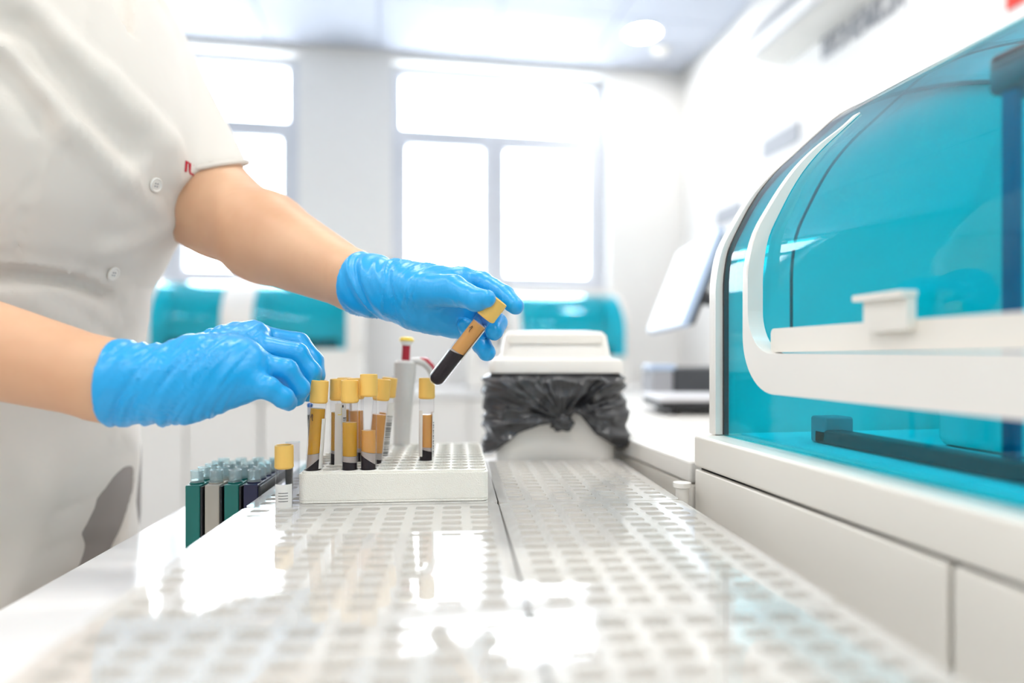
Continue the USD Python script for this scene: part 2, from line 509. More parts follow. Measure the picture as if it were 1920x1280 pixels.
def hood_profile(n=7):
    """Half section of an analyzer's cover: (depth behind the front, height above the base)."""
    p = np.array([(0.0, 0.0), (0.0, 0.08), (0.0, 0.13), (0.003, 0.158), (0.017, 0.190), (0.033, 0.2165), (0.051, 0.2375), (0.07, 0.2545), (0.092, 0.274),
                  (0.117, 0.2945), (0.145, 0.309), (0.18, 0.321), (0.25, 0.335), (0.34, 0.342), (0.44, 0.344)])
    from scipy.interpolate import PchipInterpolator
    s = np.concatenate([[0], np.cumsum(np.linalg.norm(np.diff(p, axis=0), axis=1))])
    f = PchipInterpolator(s, p, axis=0)
    t = np.linspace(0, s[-1], 90)
    return t, f(t), s[-1]


PS, PP, PLEN = hood_profile()
_d = np.gradient(PP, axis=0)
_d /= np.linalg.norm(_d, axis=1, keepdims=True)
PN = np.stack([-_d[:, 1], _d[:, 0]], 1)               # outward normal (towards the user and up)


def prof_at(s, off):
    k = lambda a: np.interp(s, PS, a)
    return k(PP[:, 0]) + off * k(PN[:, 0]), k(PP[:, 1]) + off * k(PN[:, 1])


def wrap(poly, o0, o1, res=0.012, thin=1.0):
    """A flat outline (along, up the hood) laid round the hood's curve, between two offsets from it."""
    m = extrude(poly, 1.0)
    m.vertices[:, 2] *= res * 0.5
    v, f = trimesh.remesh.subdivide_to_size(m.vertices, m.faces, res, max_iter=12)
    top = o1 * np.interp(v[:, 1], [0.14, 0.285], [1.0, thin])
    off = o0 + (top - o0) * np.clip(v[:, 2] / (res * 0.5), 0, 1)
    x, z = prof_at(v[:, 1], off)
    m = trimesh.Trimesh(np.stack([x, v[:, 0], z], 1), f, process=True)
    m.fix_normals()
    return m


def sheet(y0, y1, s0, s1, o0, o1, closed=True):
    """A curved sheet of the hood between two offsets."""
    s = np.linspace(s0, s1, 60)
    xo, zo = prof_at(s, o1)
    xi, zi = prof_at(s, o0)
    poly = sg.Polygon(np.vstack([np.stack([xo, zo], 1), np.stack([xi, zi], 1)[::-1]]))
    m = extrude(poly, y1 - y0)
    return moved(m, np.array([[1, 0, 0, 0], [0, 0, -1, y1], [0, 1, 0, 0], [0, 0, 0, 1.0]]))


def far_analyzer(x0, x1, hoods, label, lift):
    """An analyzer like the near one, standing by the far wall and facing the room."""
    a = thing("far_analyzer", label, "analyzer", (0, 0, 0.75))
    yf = YF + 0.06
    obj("base", box(x0, x1, yf, yf + 0.46, 0.0005, lift, 0.01), "plastic_white", a)
    obj("back_body", box(x0, x1, yf + 0.36, yf + 0.47, lift, lift + 0.345, 0.01), "plastic_white", a)
    edges = [x0] + [e for h in hoods for e in h] + [x1]
    R = lambda m: moved(m, np.array([[0, 1, 0, 0], [1, 0, 0, yf], [0, 0, 1, lift], [0, 0, 0, 1.0]]))
    inner = lambda o: sg.Polygon([tuple(prof_at(s, o)) for s in np.linspace(0, PLEN, 50)] + [(0.44, 0.0)])
    RT = np.array([[0, 0, 1, 0], [1, 0, 0, yf], [0, 1, 0, lift], [0, 0, 0, 1.0]])
    for k in range(0, len(edges), 2):
        if edges[k + 1] - edges[k] > 0.008:
            w = moved(extrude(inner(0.006), edges[k + 1] - edges[k]), RT)
            w.apply_translation([edges[k], 0, 0])
            obj("side_panel", w, "plastic_white", a)
    for h0, h1 in hoods:
        m = R(sheet(h0, h1, 0.0, PLEN * 0.9, -0.003, 0.0)); m.invert()
        obj("blue_hood", m, "hood_blue", a)
        obj("sample_deck", box(h0 + 0.05, h1 - 0.05, yf + 0.08, yf + 0.2, lift, lift + 0.05, 0.004), "dark_grey", a)
    return a


far_analyzer(-1.15, -0.14, [(-1.10, -0.79), (-0.648, -0.216)], "distant white analyzer with two blue hoods behind the lowered gloved hand", 0.20)
far_analyzer(0.62, 1.21, [(0.64, 1.19)], "distant white analyzer with blue hood above and behind the bin", 0.165)
wb = thing("white_device", "small white device on the far worktop behind the raised tube", "device", (0.54, YF + 0.12, 0.7505))
obj("device_body", box(-0.16, 0.07, 0, 0.18, 0, 0.20, 0.012), "plastic_white", wb)
obj("device_panel", box(-0.10, 0.02, -0.002, 0.0, 0.12, 0.17), "light_grey", wb, False)

# ------------------------------------------------------------------ bench
bench = thing("lab_bench", "white laminate laboratory bench with sharp left edge beside the coat", "bench", (0, 0, 0), -BETA)
obj("bench_top", box(-0.306, 0.98, -0.45, 1.12, ZB - 0.035, ZB, 0.002), "laminate_white", bench)
obj("bench_body", box(-0.27, 0.97, -0.40, 1.08, 0.08, ZB - 0.035), "cabinet_white", bench, False)
obj("plinth", box(-0.22, 0.95, -0.38, 1.05, 0.0, 0.08), "dark_grey", bench, False)


def tray(u0, u1, v0, v1, nu, nv, label):
    """A clear moulded tray: a sheet full of openings, a skirt, and the wells under the openings."""
    t = thing("clear_tray", label, "tray", (0, 0, 0), -BETA)
    g = 0.0006
    sheet_ = rrect(u0 + g, u1 - g, v0 + g, v1 - g, 0.006)
    pu, pv = (u1 - u0 - 0.012) / nu, (v1 - v0 - 0.012) / nv
    cut, wells = [], []
    for i in range(nu):
        for j in range(nv):
            cx, cy = u0 + 0.006 + pu * (i + 0.5), v0 + 0.006 + pv * (j + 0.5)
            hx, hy = pu * 0.34, pv * 0.30
            hole = rrect(cx - hx, cx + hx, cy - hy, cy + hy, 0.0025, 3)
            cut.append(hole)
            ring = hole.buffer(0.0009, quad_segs=3).difference(hole)
            wells.append(extrude(ring, 0.0040, ZP - 0.0062))
    top = sheet_.difference(shapely.union_all(cut))
    obj("tray_top", extrude(top, 0.002, ZP - 0.002), "tray_clear", t, False)
    obj("skirt", extrude(sheet_.difference(sheet_.buffer(-0.0016)), ZP - 0.002 - ZB - 0.0005, ZB + 0.0005), "tray_clear", t, False)
    w = obj("wells", join(*wells), "tray_well", t, False)
    tag(w, None, None, None, "stuff")
    obj("tray_floor", extrude(sheet_.buffer(-0.003), 0.002, ZP - 0.0084), "plastic_white", t, False)
    return t


VS = [(0.08, 0.322), (0.322, 0.564), (0.564, 0.79)]
pos = ["nearest the camera", "in front of the foam rack", "under the foam rack"]
pos2 = ["nearest the camera", "in the middle beside the machine's panel", "in front of the bin"]
for k, (v0, v1) in enumerate(VS):
    tray(-0.170, 0.0350, v0, v1, 9, 14 if k < 2 else 13, f"left clear plastic tray of small wells {pos[k]}")
    tray(0.0350, 0.190, v0, v1, 7, 14 if k < 2 else 13, f"right clear plastic tray of small wells {pos2[k]}")
kn = thing("bench_plug", "little white plug on the bench where the machine meets the clear tray", "plug", (0.2555, 0.575, ZB))
obj("plug_body", lathe([(0, 0), (0.006, 0), (0.006, 0.052), (0.008, 0.053), (0.008, 0.057), (0, 0.058)], 18), "plastic_white", kn)

# foam rack
PIT, U0F, V0F = 0.0155, -0.1206, 0.587
fr = thing("foam_rack", "white foam tube rack on the clear trays, holding yellow capped tubes", "tube rack", (0, 0, 0), -BETA)
blk = rrect(-0.1296, 0.027, 0.5735, 0.7555, 0.006)
blk_top = rrect(-0.1276, 0.025, 0.5755, 0.7535, 0.006)
holes = shapely.union_all([sg.Point(U0F + PIT * i, V0F + PIT * j).buffer(0.00725, quad_segs=4) for i in range(10) for j in range(11)])
obj("foam_block", join(extrude(blk.difference(holes), 0.0215, ZP + 0.0025), extrude(blk_top.difference(holes), 0.0018, ZP + 0.024)), "foam_white", fr, False)
obj("foam_base", extrude(blk, 0.002, ZP + 0.0003), "foam_white", fr, False)


def rack_at(i, j, z=ZF):
    return bp(U0F + PIT * i, V0F + PIT * j, z)


# ------------------------------------------------------------------ blood tubes
TR, TI = 0.0069, 0.0060
LEN = 0.0715                                           # glass below the cap


def cut_cyl(r, z0, z1, slope0=0.0, ang0=0.0, slope1=0.0, ang1=0.0, round_bottom=False):
    if round_bottom:
        m = m3.Manifold.batch_hull([m3.Manifold.sphere(r, 28).translate((0, 0, r)), m3.Manifold.cylinder(0.2, r, r, 28).translate((0, 0, r))])
    else:
        m = m3.Manifold.cylinder(0.3, r, r, 28).translate((0, 0, -0.1))
    n = np.array([math.sin(slope1) * math.cos(ang1), math.sin(slope1) * math.sin(ang1), math.cos(slope1)])
    m = m.trim_by_plane(tuple(-n), -float(n[2] * z1))
    n = np.array([math.sin(slope0) * math.cos(ang0), math.sin(slope0) * math.sin(ang0), math.cos(slope0)])
    m = m.trim_by_plane(tuple(n), float(n[2] * z0))
    return tri(m)


def arc_sheet(r, a0, a1, z0, z1, th=0.00012, n=18):
    a = np.linspace(a0, a1, n)
    out = np.stack([(r + th) * np.cos(a), (r + th) * np.sin(a)], 1)
    inn = np.stack([r * np.cos(a), r * np.sin(a)], 1)[::-1]
    return extrude(sg.Polygon(np.vstack([out, inn])), z1 - z0, z0)


CAP = [(0, -0.001), (0.0063, -0.001), (0.0069, -0.0005), (0.0074, 0.0002), (0.0076, 0.001), (0.0074, 0.003), (0.00735, 0.0165), (0.0072, 0.0178), (0.0066, 0.0182),
       (0.0058, 0.0182), (0.0052, 0.0172), (0, 0.0172)]


def tube(label, base, lean, levels, serum="serum_gold", tilt=0.0, tang=0.0, lab=None, mark=False, yellow=False, group=None, matrix=None, capr=1.0, empty=False):
    """A stoppered tube; its origin is the round bottom. levels: (clot top, gel top, serum top) above the bottom."""
    if matrix is None:
        up = np.array([lean[0], lean[1], 1.0]); up /= np.linalg.norm(up)
        x = np.cross([0, 1.0, 0], up); x /= np.linalg.norm(x)
        matrix = frame_matrix(base, x, np.cross(up, x), up)
    t = thing("blood_tube" if not empty else "sample_tube", label, "test tube", group=group, matrix=matrix)
    gl = lathe([(0.0001, 0.0)] + [(TR * math.sin(a), TR - TR * math.cos(a)) for a in np.linspace(0.15, math.pi / 2, 8)] + [(TR, LEN), (TI + 0.0003, LEN)], 30)
    obj("glass", gl, "tube_glass", t, 40)
    c, g, s = levels
    if not empty:
        obj("clot", cut_cyl(TI, 0.0009, c, 0, 0, tilt, tang, True).apply_translation([0, 0, 0.0007]), "clot", t)
        obj("gel", cut_cyl(TI, c + 0.0009, g, tilt, tang, tilt * 0.3, tang), "gel_grey", t)
        obj("serum", cut_cyl(TI, g + 0.0002, s, tilt * 0.3, tang), serum, t)
    cap = lathe([(r * capr, z + LEN) for r, z in CAP], 40)
    obj("cap", cap, "cap_yellow", t, 35)
    if lab:
        a0, a1, z0, z1, codes = lab
        obj("label_paper", arc_sheet(TR + 0.00005, a0, a1, z0, z1), "paper", t, 40)
        if codes:
            rng = np.random.default_rng(int(z1 * 1e5) + int(a0 * 100) % 97)
            bars, z = [], z0 + 0.003
            b0, b1 = codes
            while z < z1 - 0.012:
                w = rng.choice([0.0003, 0.0005, 0.0009])
                bars.append(arc_sheet(TR + 0.0002, b0, b1, z, z + w, 0.00006, 8))
                z += w + rng.choice([0.0004, 0.0006, 0.0010])
            obj("barcode", join(*bars), "ink", t, False)
        if yellow:
            mid = a0 + 0.35
            fr_ = [arc_sheet(TR + 0.0002, mid, mid + 0.5, z1 - 0.010, z1 - 0.0094, 0.00006, 6), arc_sheet(TR + 0.0002, mid + 0.42, mid + 0.5, z1 - 0.010, z1 - 0.003, 0.00006, 6)]
            obj("label_mark", join(*fr_), "yellow_ink", t, False)
            obj("ink_dot", arc_sheet(TR + 0.0002, mid + 0.55, mid + 0.75, z1 - 0.0035, z1 - 0.0012, 0.00006, 6), "ink", t, False)
    if mark:
        st = []
        for k, (a, z) in enumerate([(-2.3, s - 0.0075), (-2.15, s - 0.0045), (-2.05, s - 0.0052), (-2.12, s - 0.0085), (-2.02, s - 0.0102)]):
            st.append((TR * 1.02 * math.cos(a), TR * 1.02 * math.sin(a), z))
        obj("pen_mark", tube_along(st, 0.0003, 6), "ink", t)
    return t


IN = 0.0145                                            # depth of the tubes in the rack
PI = math.pi
zb = ZF - IN
tube("yellow capped tube of golden serum with slanted dark clot, under the lowered fingers", rack_at(0, 0, zb), (0.07, 0.0), (0.0195, 0.028, 0.066), "serum_gold", 0.75, PI, (-0.9, 0.1, 0.016, 0.058, None), True)
tube("front yellow capped tube of golden serum, nearest of the rack's cluster", rack_at(2, 0, zb), (0.0, -0.01), (0.0195, 0.0255, 0.054), "serum_gold", 0.12, 0.5)
tube("tallest yellow capped tube with orange serum half empty and slanted clot", rack_at(3, 0, zb + 0.005), (0.004, 0.012), (0.0165, 0.0235, 0.042), "serum_orange", 0.6, 0.0)
tube("yellow capped tube with barcode label standing just behind the slanted-clot tube", rack_at(1, 2, zb), (0.01, 0), (0.022, 0.026, 0.060), "serum_gold", 0.2, 0, (-1.9, 0.6, 0.012, 0.068, (-0.85, -0.2)), False, True)
tube("yellow capped tube at the cluster's back, cap just over the front caps", rack_at(1, 4, zb), (0.02, 0), (0.022, 0.026, 0.06), "serum_gold", 0.2, 0, (-0.8, 0.6, 0.012, 0.066, None))
tube("yellow capped tube hidden low in the cluster's middle behind the front tube", rack_at(2, 3, zb), (-0.02, 0), (0.022, 0.026, 0.06), "serum_orange", 0.2, 0)
tube("yellow capped tube right behind the tallest tube, leaning right", rack_at(3, 2, zb), (0.10, 0.0), (0.018, 0.024, 0.058), "serum_orange", 0.2, 0)
tube("yellow capped tube with striped label, rearmost and rightmost of the cluster", rack_at(3, 5, zb), (0.12, 0.0), (0.018, 0.024, 0.056), "serum_orange", 0.2, 0, (-1.5, 0.2, 0.012, 0.066, (-1.3, -0.15)))
tube("lone yellow capped tube standing apart on the right of the foam rack", rack_at(6, 3, zb), (0.01, 0), (0.0225, 0.026, 0.056), "serum_orange", 0.25, 0, (-2.9, -2.15, 0.018, 0.060, None), False)
lo = stage.GetPrimAtPath("/World/blood_tube_008")
obj("label_paper", arc_sheet(TR + 0.00005, -0.75, 0.9, 0.012, 0.058), "paper", lo, 40)
obj("barcode", join(*[arc_sheet(TR + 0.0002, -0.6, -0.35, 0.018 + 0.0016 * k, 0.0186 + 0.0016 * k + 0.0004 * (k % 3), 0.00006, 5) for k in range(20)]), "ink", lo, False)

# the tube held in the raised hand
p_cap, p_bot = at(941, 553, 0.548), at(817, 712, 0.556)
ax = p_cap - p_bot; L_ = np.linalg.norm(ax); ax /= L_
xx = np.cross([0, 1.0, 0], ax); xx /= np.linalg.norm(xx)
sc = L_ / (LEN + 0.0185)
HM = frame_matrix(p_bot - ax * 0.004, xx * sc * 1.02, np.cross(ax, xx) * sc * 1.02, ax * sc)
held = tube("yellow capped tube with black clot and orange serum, held tilted by the raised hand", None, None, (0.033, 0.0345, 0.064), "serum_orange", 0.3, PI, None, True, matrix=HM, capr=1.18)
obj("label_paper", arc_sheet(TR + 0.00005, -0.55, 0.5, 0.030, 0.062), "paper", held, 40)

# a capped empty tube in the left tray, and clear open tubes behind it
et = tube("empty yellow capped clear tube with lined label standing in the left clear tray", cam(-0.1846, 0.553, ZP - 0.040), (0.0, 0), (0.01, 0.02, 0.03), lab=(-2.7, -0.4, 0.030, 0.0585, None), empty=True)
obj("label_lines", join(*[arc_sheet(TR + 0.0002, -2.1, -1.0, 0.0448 + 0.0022 * k, 0.0453 + 0.0022 * k, 0.00006, 8) for k in range(4)]), "ink", et, False)


def clear_tube(name, r, h, label, loc, m_="tube_glass"):
    t = thing(name, label, "test tube", loc)
    obj("glass", lathe([(0.0001, 0), (r, 0), (r, h), (r * 0.86, h), (r * 0.86, 0.003), (0.0001, 0.003)], 24), m_, t, 40)
    return t


for k, (px, D, zt) in enumerate(((535, 0.60, 0.0405), (549, 0.63, 0.042))):
    clear_tube("open_tube", 0.0066, 0.075, ("front" if k == 0 else "rear") + " of two open clear tubes behind the empty yellow capped tube", cam((px - 960) / FPX * D, D, ZP + zt - 0.075))

# carriers with clear cups at the bench's left
cup0 = None
PLACE5 = ["frontmost", "second", "middle", "fourth", "rearmost"]
CARR = ["outermost green", "beige", "second green", "dark navy"]
for k, (m_, lab) in enumerate((("green_carrier", "green narrow tube carrier at the bench's left end, outermost of four"), ("beige_carrier", "beige narrow tube carrier between the two green ones"),
                               ("green_carrier", "second green tube carrier, right of the beige one"), ("navy_carrier", "dark navy tube carrier against the left clear tray"))):
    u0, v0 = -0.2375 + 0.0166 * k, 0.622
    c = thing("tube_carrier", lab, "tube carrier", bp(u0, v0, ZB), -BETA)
    bars = box(0, 0.0125, 0, 0.092, 0.0003, 0.056, 0.0008)
    obj("carrier_body", bars, m_, c)
    obj("side_shade", box(0.0126, 0.0146, 0.0005, 0.0915, 0.0003, 0.0545, 0.0004), "black_rubber", c)  # no carrier part: black strip painting the shade between neighbouring bars
    for j in range(5):
        obj("collar", lathe([(0.0057, 0), (0.0062, 0), (0.0062, 0.0012), (0.0057, 0.0012), (0.0057, 0)], 20).apply_translation([0.0064, 0.0105 + 0.0178 * j, 0.056]), m_, c)
        q = bp(u0 + 0.0064, v0 + 0.0105 + 0.0178 * j, ZB + 0.0562)
        lab2 = f"{PLACE5[j]} clear glass cup on the {CARR[k]} tube carrier"
        if cup0 is None:
            cup0 = clear_tube("sample_cup", 0.0056, 0.0115, lab2, q, "cup_glass")
            tag(cup0, group="clear cups on the tube carriers")
        else:
            dup(cup0, q, 0, lab2, "clear cups on the tube carriers")

# pipette standing in the rack's back row
pc = rack_at(4, 10, ZF)
pt = thing("pipette", "white grey pipette with red plunger and yellow button behind the tubes", "pipette", pc)
leanp = trimesh.transformations.rotation_matrix(0.05, [0, 1, 0])
pf = lambda m: moved(m, leanp)
body = lathe([(0.0001, 0.0), (0.0088, 0.0), (0.0092, 0.02), (0.0105, 0.05), (0.0116, 0.078), (0.0116, 0.088), (0.0095, 0.0905), (0.0001, 0.091)], 32)
obj("handle_body", pf(body), "pipette_grey", pt)
obj("nose_cone", pf(lathe([(0.0001, -0.0225), (0.003, -0.0225), (0.0045, 0.0005), (0.0001, 0.0005)], 20)), "pipette_grey", pt)
hook_p = np.array([(0.006, 0, 0.0895), (0.013, 0, 0.0905), (0.020, 0, 0.0885), (0.026, 0, 0.083), (0.0305, 0, 0.0745), (0.032, 0, 0.070)])
hook = tube_along(hook_p, [0.0040, 0.0042, 0.0042, 0.004, 0.0035, 0.002], 12)
hook.vertices[:, 1] *= 1.6
obj("finger_hook", pf(hook), "pipette_grey", pt)
red = tube_along(hook_p[1:5] + [0.0018, 0, 0.0026], [0.002, 0.0036, 0.0036, 0.002], 12)
red.vertices[:, 1] *= 1.5
obj("ejector_pad", pf(red), "red_plastic", pt)
obj("plunger", pf(lathe([(0.0001, 0.090), (0.0044, 0.090), (0.0044, 0.107), (0.0001, 0.107)], 20)), "red_plastic", pt)
obj("plunger_collar", pf(lathe([(0.0001, 0.1068), (0.0058, 0.1068), (0.0068, 0.1115), (0.0001, 0.1115)], 24)), "plastic_white", pt)
obj("plunger_button", pf(lathe([(0.0001, 0.1114), (0.0076, 0.1114), (0.0078, 0.113), (0.0062, 0.1155), (0.0001, 0.1162)], 24)), "button_yellow", pt)
obj("volume_window", pf(box(-0.0135, -0.009, -0.004, 0.004, 0.066, 0.074, 0.001)), "light_grey", pt)

pen = thing("marker_stick", "thin black stick with blue end beside the foam rack's left tubes", "pen", bp(-0.1345, 0.655, ZP + 0.0004))
obj("barrel", tube_along([(0, 0, 0), (-0.0008, 0, 0.03), (-0.002, 0, 0.066)], [0.0022, 0.0026, 0.0026], 12), "black_rubber", pen)
obj("grip_band", tube_along([(-0.002, 0, 0.066), (-0.0022, 0, 0.073)], 0.0025, 12), "light_grey", pen)
obj("blue_end", tube_along([(-0.0022, 0, 0.073), (-0.0023, 0, 0.0755), (-0.0024, 0, 0.077)], [0.0024, 0.0028, 0.0016], 12), "blue_plastic", pen)
bl = thing("blue_stick", "slim blue stick upright in the rack behind the rearmost tube", "stick", rack_at(3, 7, ZF - 0.014))
obj("stick_body", tube_along([(0, 0, 0), (0.001, 0, 0.03), (0.0025, 0, 0.052)], [0.003, 0.003, 0.0015], 12), "blue_plastic", bl)

# ------------------------------------------------------------------ the bin with its knotted bag
bD, bx0, bx1 = 0.80, 925, 1160
bc = cam((1039 - 960) / FPX * (bD + 0.042), bD + 0.042, ZB)
bn = thing("waste_bin", "small white lidded bench bin behind the clear trays", "bin", bc, -TH)
BW, BD = 0.0735, 0.042


def ring_loft(levels, n=96, cap=True):
    """Rounded rectangles stacked up: (half width, half depth, corner radius, height)."""
    V = []
    for hw, hd, r, z in levels:
        p = np.array(rrect(-hw, hw, -hd, hd, min(r, hw * 0.99, hd * 0.99), 12).exterior.coords)[:-1]
        ang = np.unwrap(np.arctan2(p[:, 1] / hd, p[:, 0] / hw))
        line = sg.LinearRing(p)
        d = np.linspace(0, 1, n, endpoint=False)
        q = np.array([line.interpolate(t, normalized=True).coords[0] for t in d])
        k = np.argmin(np.hypot(q[:, 0] - hw, q[:, 1]))
        q = np.roll(q, -k, 0)
        if (q[1] - q[0])[1] < 0:
            q = np.roll(q[::-1], 1, 0)
        V.append(np.column_stack([q, np.full(n, z)]))
    V = np.vstack(V)
    Fc = []
    for i in range(len(levels) - 1):
        for k in range(n):
            a, b = i * n + k, i * n + (k + 1) % n
            Fc += [(a, b, b + n), (a, b + n, a + n)]
    if cap:
        V = np.vstack([V, [[0, 0, levels[0][3]], [0, 0, levels[-1][3]]]])
        c0, c1, last = len(V) - 2, len(V) - 1, (len(levels) - 1) * n
        for k in range(n):
            Fc += [(c0, (k + 1) % n, k), (c1, last + k, last + (k + 1) % n)]
    return trimesh.Trimesh(V, np.array(Fc), process=False)


obj("bin_body", ring_loft([(BW - 0.006, BD - 0.006, 0.014, 0.0005), (BW - 0.004, BD - 0.004, 0.016, 0.004), (BW - 0.001, BD - 0.001, 0.018, 0.10), (BW, BD, 0.018, 0.149)]), "plastic_white", bn, 40)
lid = ring_loft([(BW + 0.005, BD + 0.005, 0.016, 0.1495), (BW + 0.006, BD + 0.006, 0.016, 0.1515), (BW + 0.0055, BD + 0.0055, 0.016, 0.163), (BW + 0.003, BD + 0.003, 0.016, 0.166),
                 (BW - 0.005, BD - 0.003, 0.018, 0.1675), (BW - 0.007, BD - 0.006, 0.018, 0.170), (BW - 0.011, BD - 0.012, 0.016, 0.194), (BW - 0.016, BD - 0.018, 0.014, 0.199), (BW - 0.03, BD - 0.034, 0.012, 0.2005)])
obj("lid", lid, "plastic_white", bn, 40)
fl = extrude(rrect(-0.055, 0.058, 0.0, 0.010, 0.004), 0.0012)
obj("lid_flap_line", moved(fl, frame_matrix([-0.002, -(BD - 0.0085), 0.184], [1, 0, 0], [0, 0.18, 0.98], [0, -0.98, 0.18])), "plastic_cream", bn)


def bag():
    n, rows = 360, 46
    p = rrect(-BW - 0.0012, BW + 0.0012, -BD - 0.0012, BD + 0.0012, 0.018, 12).exterior
    d = np.linspace(0, 1, n, endpoint=False)
    q = np.array([p.interpolate(t, normalized=True).coords[0] for t in d])
    if sg.LinearRing(q).is_ccw is False:
        q = q[::-1]
    nx = np.roll(q, -1, 0) - np.roll(q, 1, 0)
    nx = np.stack([nx[:, 1], -nx[:, 0]], 1); nx /= np.linalg.norm(nx, axis=1, keepdims=True)
    knot = np.array([0.006, 0.098])
    V = np.zeros((2, rows, n, 3))
    for k in range(n):
        x, y = q[k]
        if y < -BD * 0.6:                               # front: the hem is drawn up to the knot
            xs_ = np.array([-0.078, -0.070, -0.045, -0.02, -0.004, 0.012, 0.020, 0.027, 0.045, 0.065, 0.078])
            zs_ = np.array([0.050, 0.058, 0.080, 0.090, 0.092, 0.095, 0.104, 0.101, 0.079, 0.066, 0.060])
            zb_ = np.interp(x, xs_, zs_)
        else:
            zb_ = 0.055 + 0.006 * math.sin(x * 120)
        z = np.linspace(0.1493, zb_, rows)
        V[0, :, k, 0], V[0, :, k, 1], V[0, :, k, 2] = x, y, z
    P = V[0].reshape(-1, 3)
    dx, dz = P[:, 0] - knot[0], P[:, 2] - knot[1]
    rr, aa = np.hypot(dx, dz), np.arctan2(dz, dx)
    f = np.stack([aa * 5.5, rr * 18.0, np.full_like(rr, 0.3)], 1)
    ridge = 1 - np.abs(2 * meshkit.noise(f, 3) - 1) * 1.6
    ridge += 0.6 * (1 - np.abs(2 * meshkit.noise(f * [2.3, 2.0, 1] + 9, 5) - 1) * 1.6)
    g = np.stack([P[:, 0] * 75, P[:, 1] * 75, P[:, 2] * 60], 1)
    ridge += 0.8 * (1 - np.abs(2 * meshkit.noise(g, 8) - 1) * 1.5)
    fade = np.clip(rr / 0.02, 0.2, 1) * np.clip((0.1493 - P[:, 2]) / 0.006, 0.1, 1)
    near = np.exp(-(rr / 0.016) ** 2) * (P[:, 1] < -BD * 0.6)
    off = 0.0006 + np.clip(0.0058 * ridge + 0.0022, 0, None) * fade + 0.007 * near
    k = np.tile(np.arange(n), rows)
    P2 = P.copy()
    P2[:, :2] += nx[k] * off[:, None]
    V[1] = P2.reshape(rows, n, 3)
    P3 = P.copy(); P3[:, :2] += nx[k] * 0.0001
    V[0] = P3.reshape(rows, n, 3)
    A = V.reshape(-1, 3)
    Fc = []
    for s in (0, 1):
        o = s * rows * n
        for i in range(rows - 1):
            a = o + i * n + np.arange(n); b = o + i * n + (np.arange(n) + 1) % n
            t1, t2 = np.stack([a, b, b + n], 1), np.stack([a, b + n, a + n], 1)
            if s == 1:
                t1, t2 = t1[:, ::-1], t2[:, ::-1]
            Fc += [t1, t2]
    for i in (0, rows - 1):
        a = i * n + np.arange(n); b = i * n + (np.arange(n) + 1) % n
        o = rows * n
        t1, t2 = np.stack([a, b + o, b], 1), np.stack([a, a + o, b + o], 1)
        Fc += [t1, t2] if i == 0 else [t1[:, ::-1], t2[:, ::-1]]
    m = trimesh.Trimesh(A, np.vstack(Fc), process=False)
    m.fix_normals()
    return m


bg = thing("bin_bag", "crumpled black bin bag folded over the white bin's rim and knotted in front", "bin bag", bc, -TH)
obj("bag_skirt", bag(), "bag_black", bg, 50)
kk = trimesh.creation.icosphere(4, 1.0)
kn_ = 1 + 0.45 * (meshkit.fbm(kk.vertices * 2.2 + 4, 3, 2) - 0.5) * 2
kk.vertices *= kn_[:, None] * [0.013, 0.0085, 0.0095]
kk.apply_translation([0.006, -BD - 0.009, 0.092])
obj("knot", kk, "bag_black", bg, 50)

# ------------------------------------------------------------------ side unit with monitor and devices, beyond the machine
su = thing("side_unit", "low white instrument unit beyond the blue hooded machine", "side unit", (0.276, 0.60, 0))
obj("unit_body", box(0.0, 0.69, 0.0, 1.02, ZB + 0.0005, 0.80, 0.003), "plastic_cream", su)
obj("unit_top", box(-0.002, 0.69, 0.0, 1.02, 0.8005, 0.8215, 0.003), "plastic_white", su)
obj("unit_stand", box(0.05, 0.69, 0.56, 1.02, 0.0, ZB), "cabinet_white", su, False)
pr = thing("printer", "dark grey boxy printer on the low white unit beside the machine's hood", "printer", cam(0.30, 1.46, 0.8218), -TH)
obj("printer_body", box(0.045, 0.36, 0.0, 0.13, 0.0, 0.072, 0.006), "dark_grey", pr)
obj("side_cover", box(0.0, 0.044, -0.004, 0.12, 0.0, 0.066, 0.005), "mid_grey", pr)
obj("paper_tray", box(-0.004, 0.05, -0.004, 0.10, 0.0665, 0.078, 0.003), "sky_device", pr)
lp = thing("laptop", "closed light grey laptop on a dark riser, partly behind the machine's frame", "laptop", cam(0.243, 1.12, 0.8218), -TH)
obj("lid", box(0.0, 0.30, 0.0, 0.16, 0.021, 0.030, 0.003), "light_grey", lp)
obj("keyboard_base", box(0.002, 0.30, 0.002, 0.158, 0.010, 0.0208, 0.003), "black_rubber", lp)
obj("riser_foot", box(0.018, 0.034, 0.01, 0.12, 0.0, 0.0101, 0.002), "black_rubber", lp)
obj("riser_foot", box(0.20, 0.216, 0.01, 0.12, 0.0, 0.0101, 0.002), "black_rubber", lp)

br, blp, tr_ = at(1277, 607, 1.40), at(1213, 622, 1.70), at(1342, 428, 1.43)
ux = blp - br; wm = np.linalg.norm(ux); ux /= wm
vy = tr_ - br; vy -= ux * (vy @ ux); hm = np.linalg.norm(vy); vy /= hm
nz = np.cross(vy, ux)
if nz @ (-br) > 0 and nz[0] > 0:
    nz = -nz
nz = np.cross(ux, vy); nz = nz if nz[0] < 0 else -nz
MM = frame_matrix(br, ux, vy, nz)
mo = thing("monitor", "tilted bright monitor on a dark arm beside the machine's white frame", "monitor", matrix=MM)
obj("screen", box(0.006, wm - 0.006, 0.008, hm - 0.006, 0.0005, 0.002), "screen_glow", mo, False)
obj("bezel", box(0, wm, 0, hm, -0.016, 0.0, 0.002), "sky_device", mo)
obj("back_shell", box(0.01, wm - 0.01, 0.01, hm - 0.01, -0.030, -0.0162, 0.004), "black_rubber", mo)
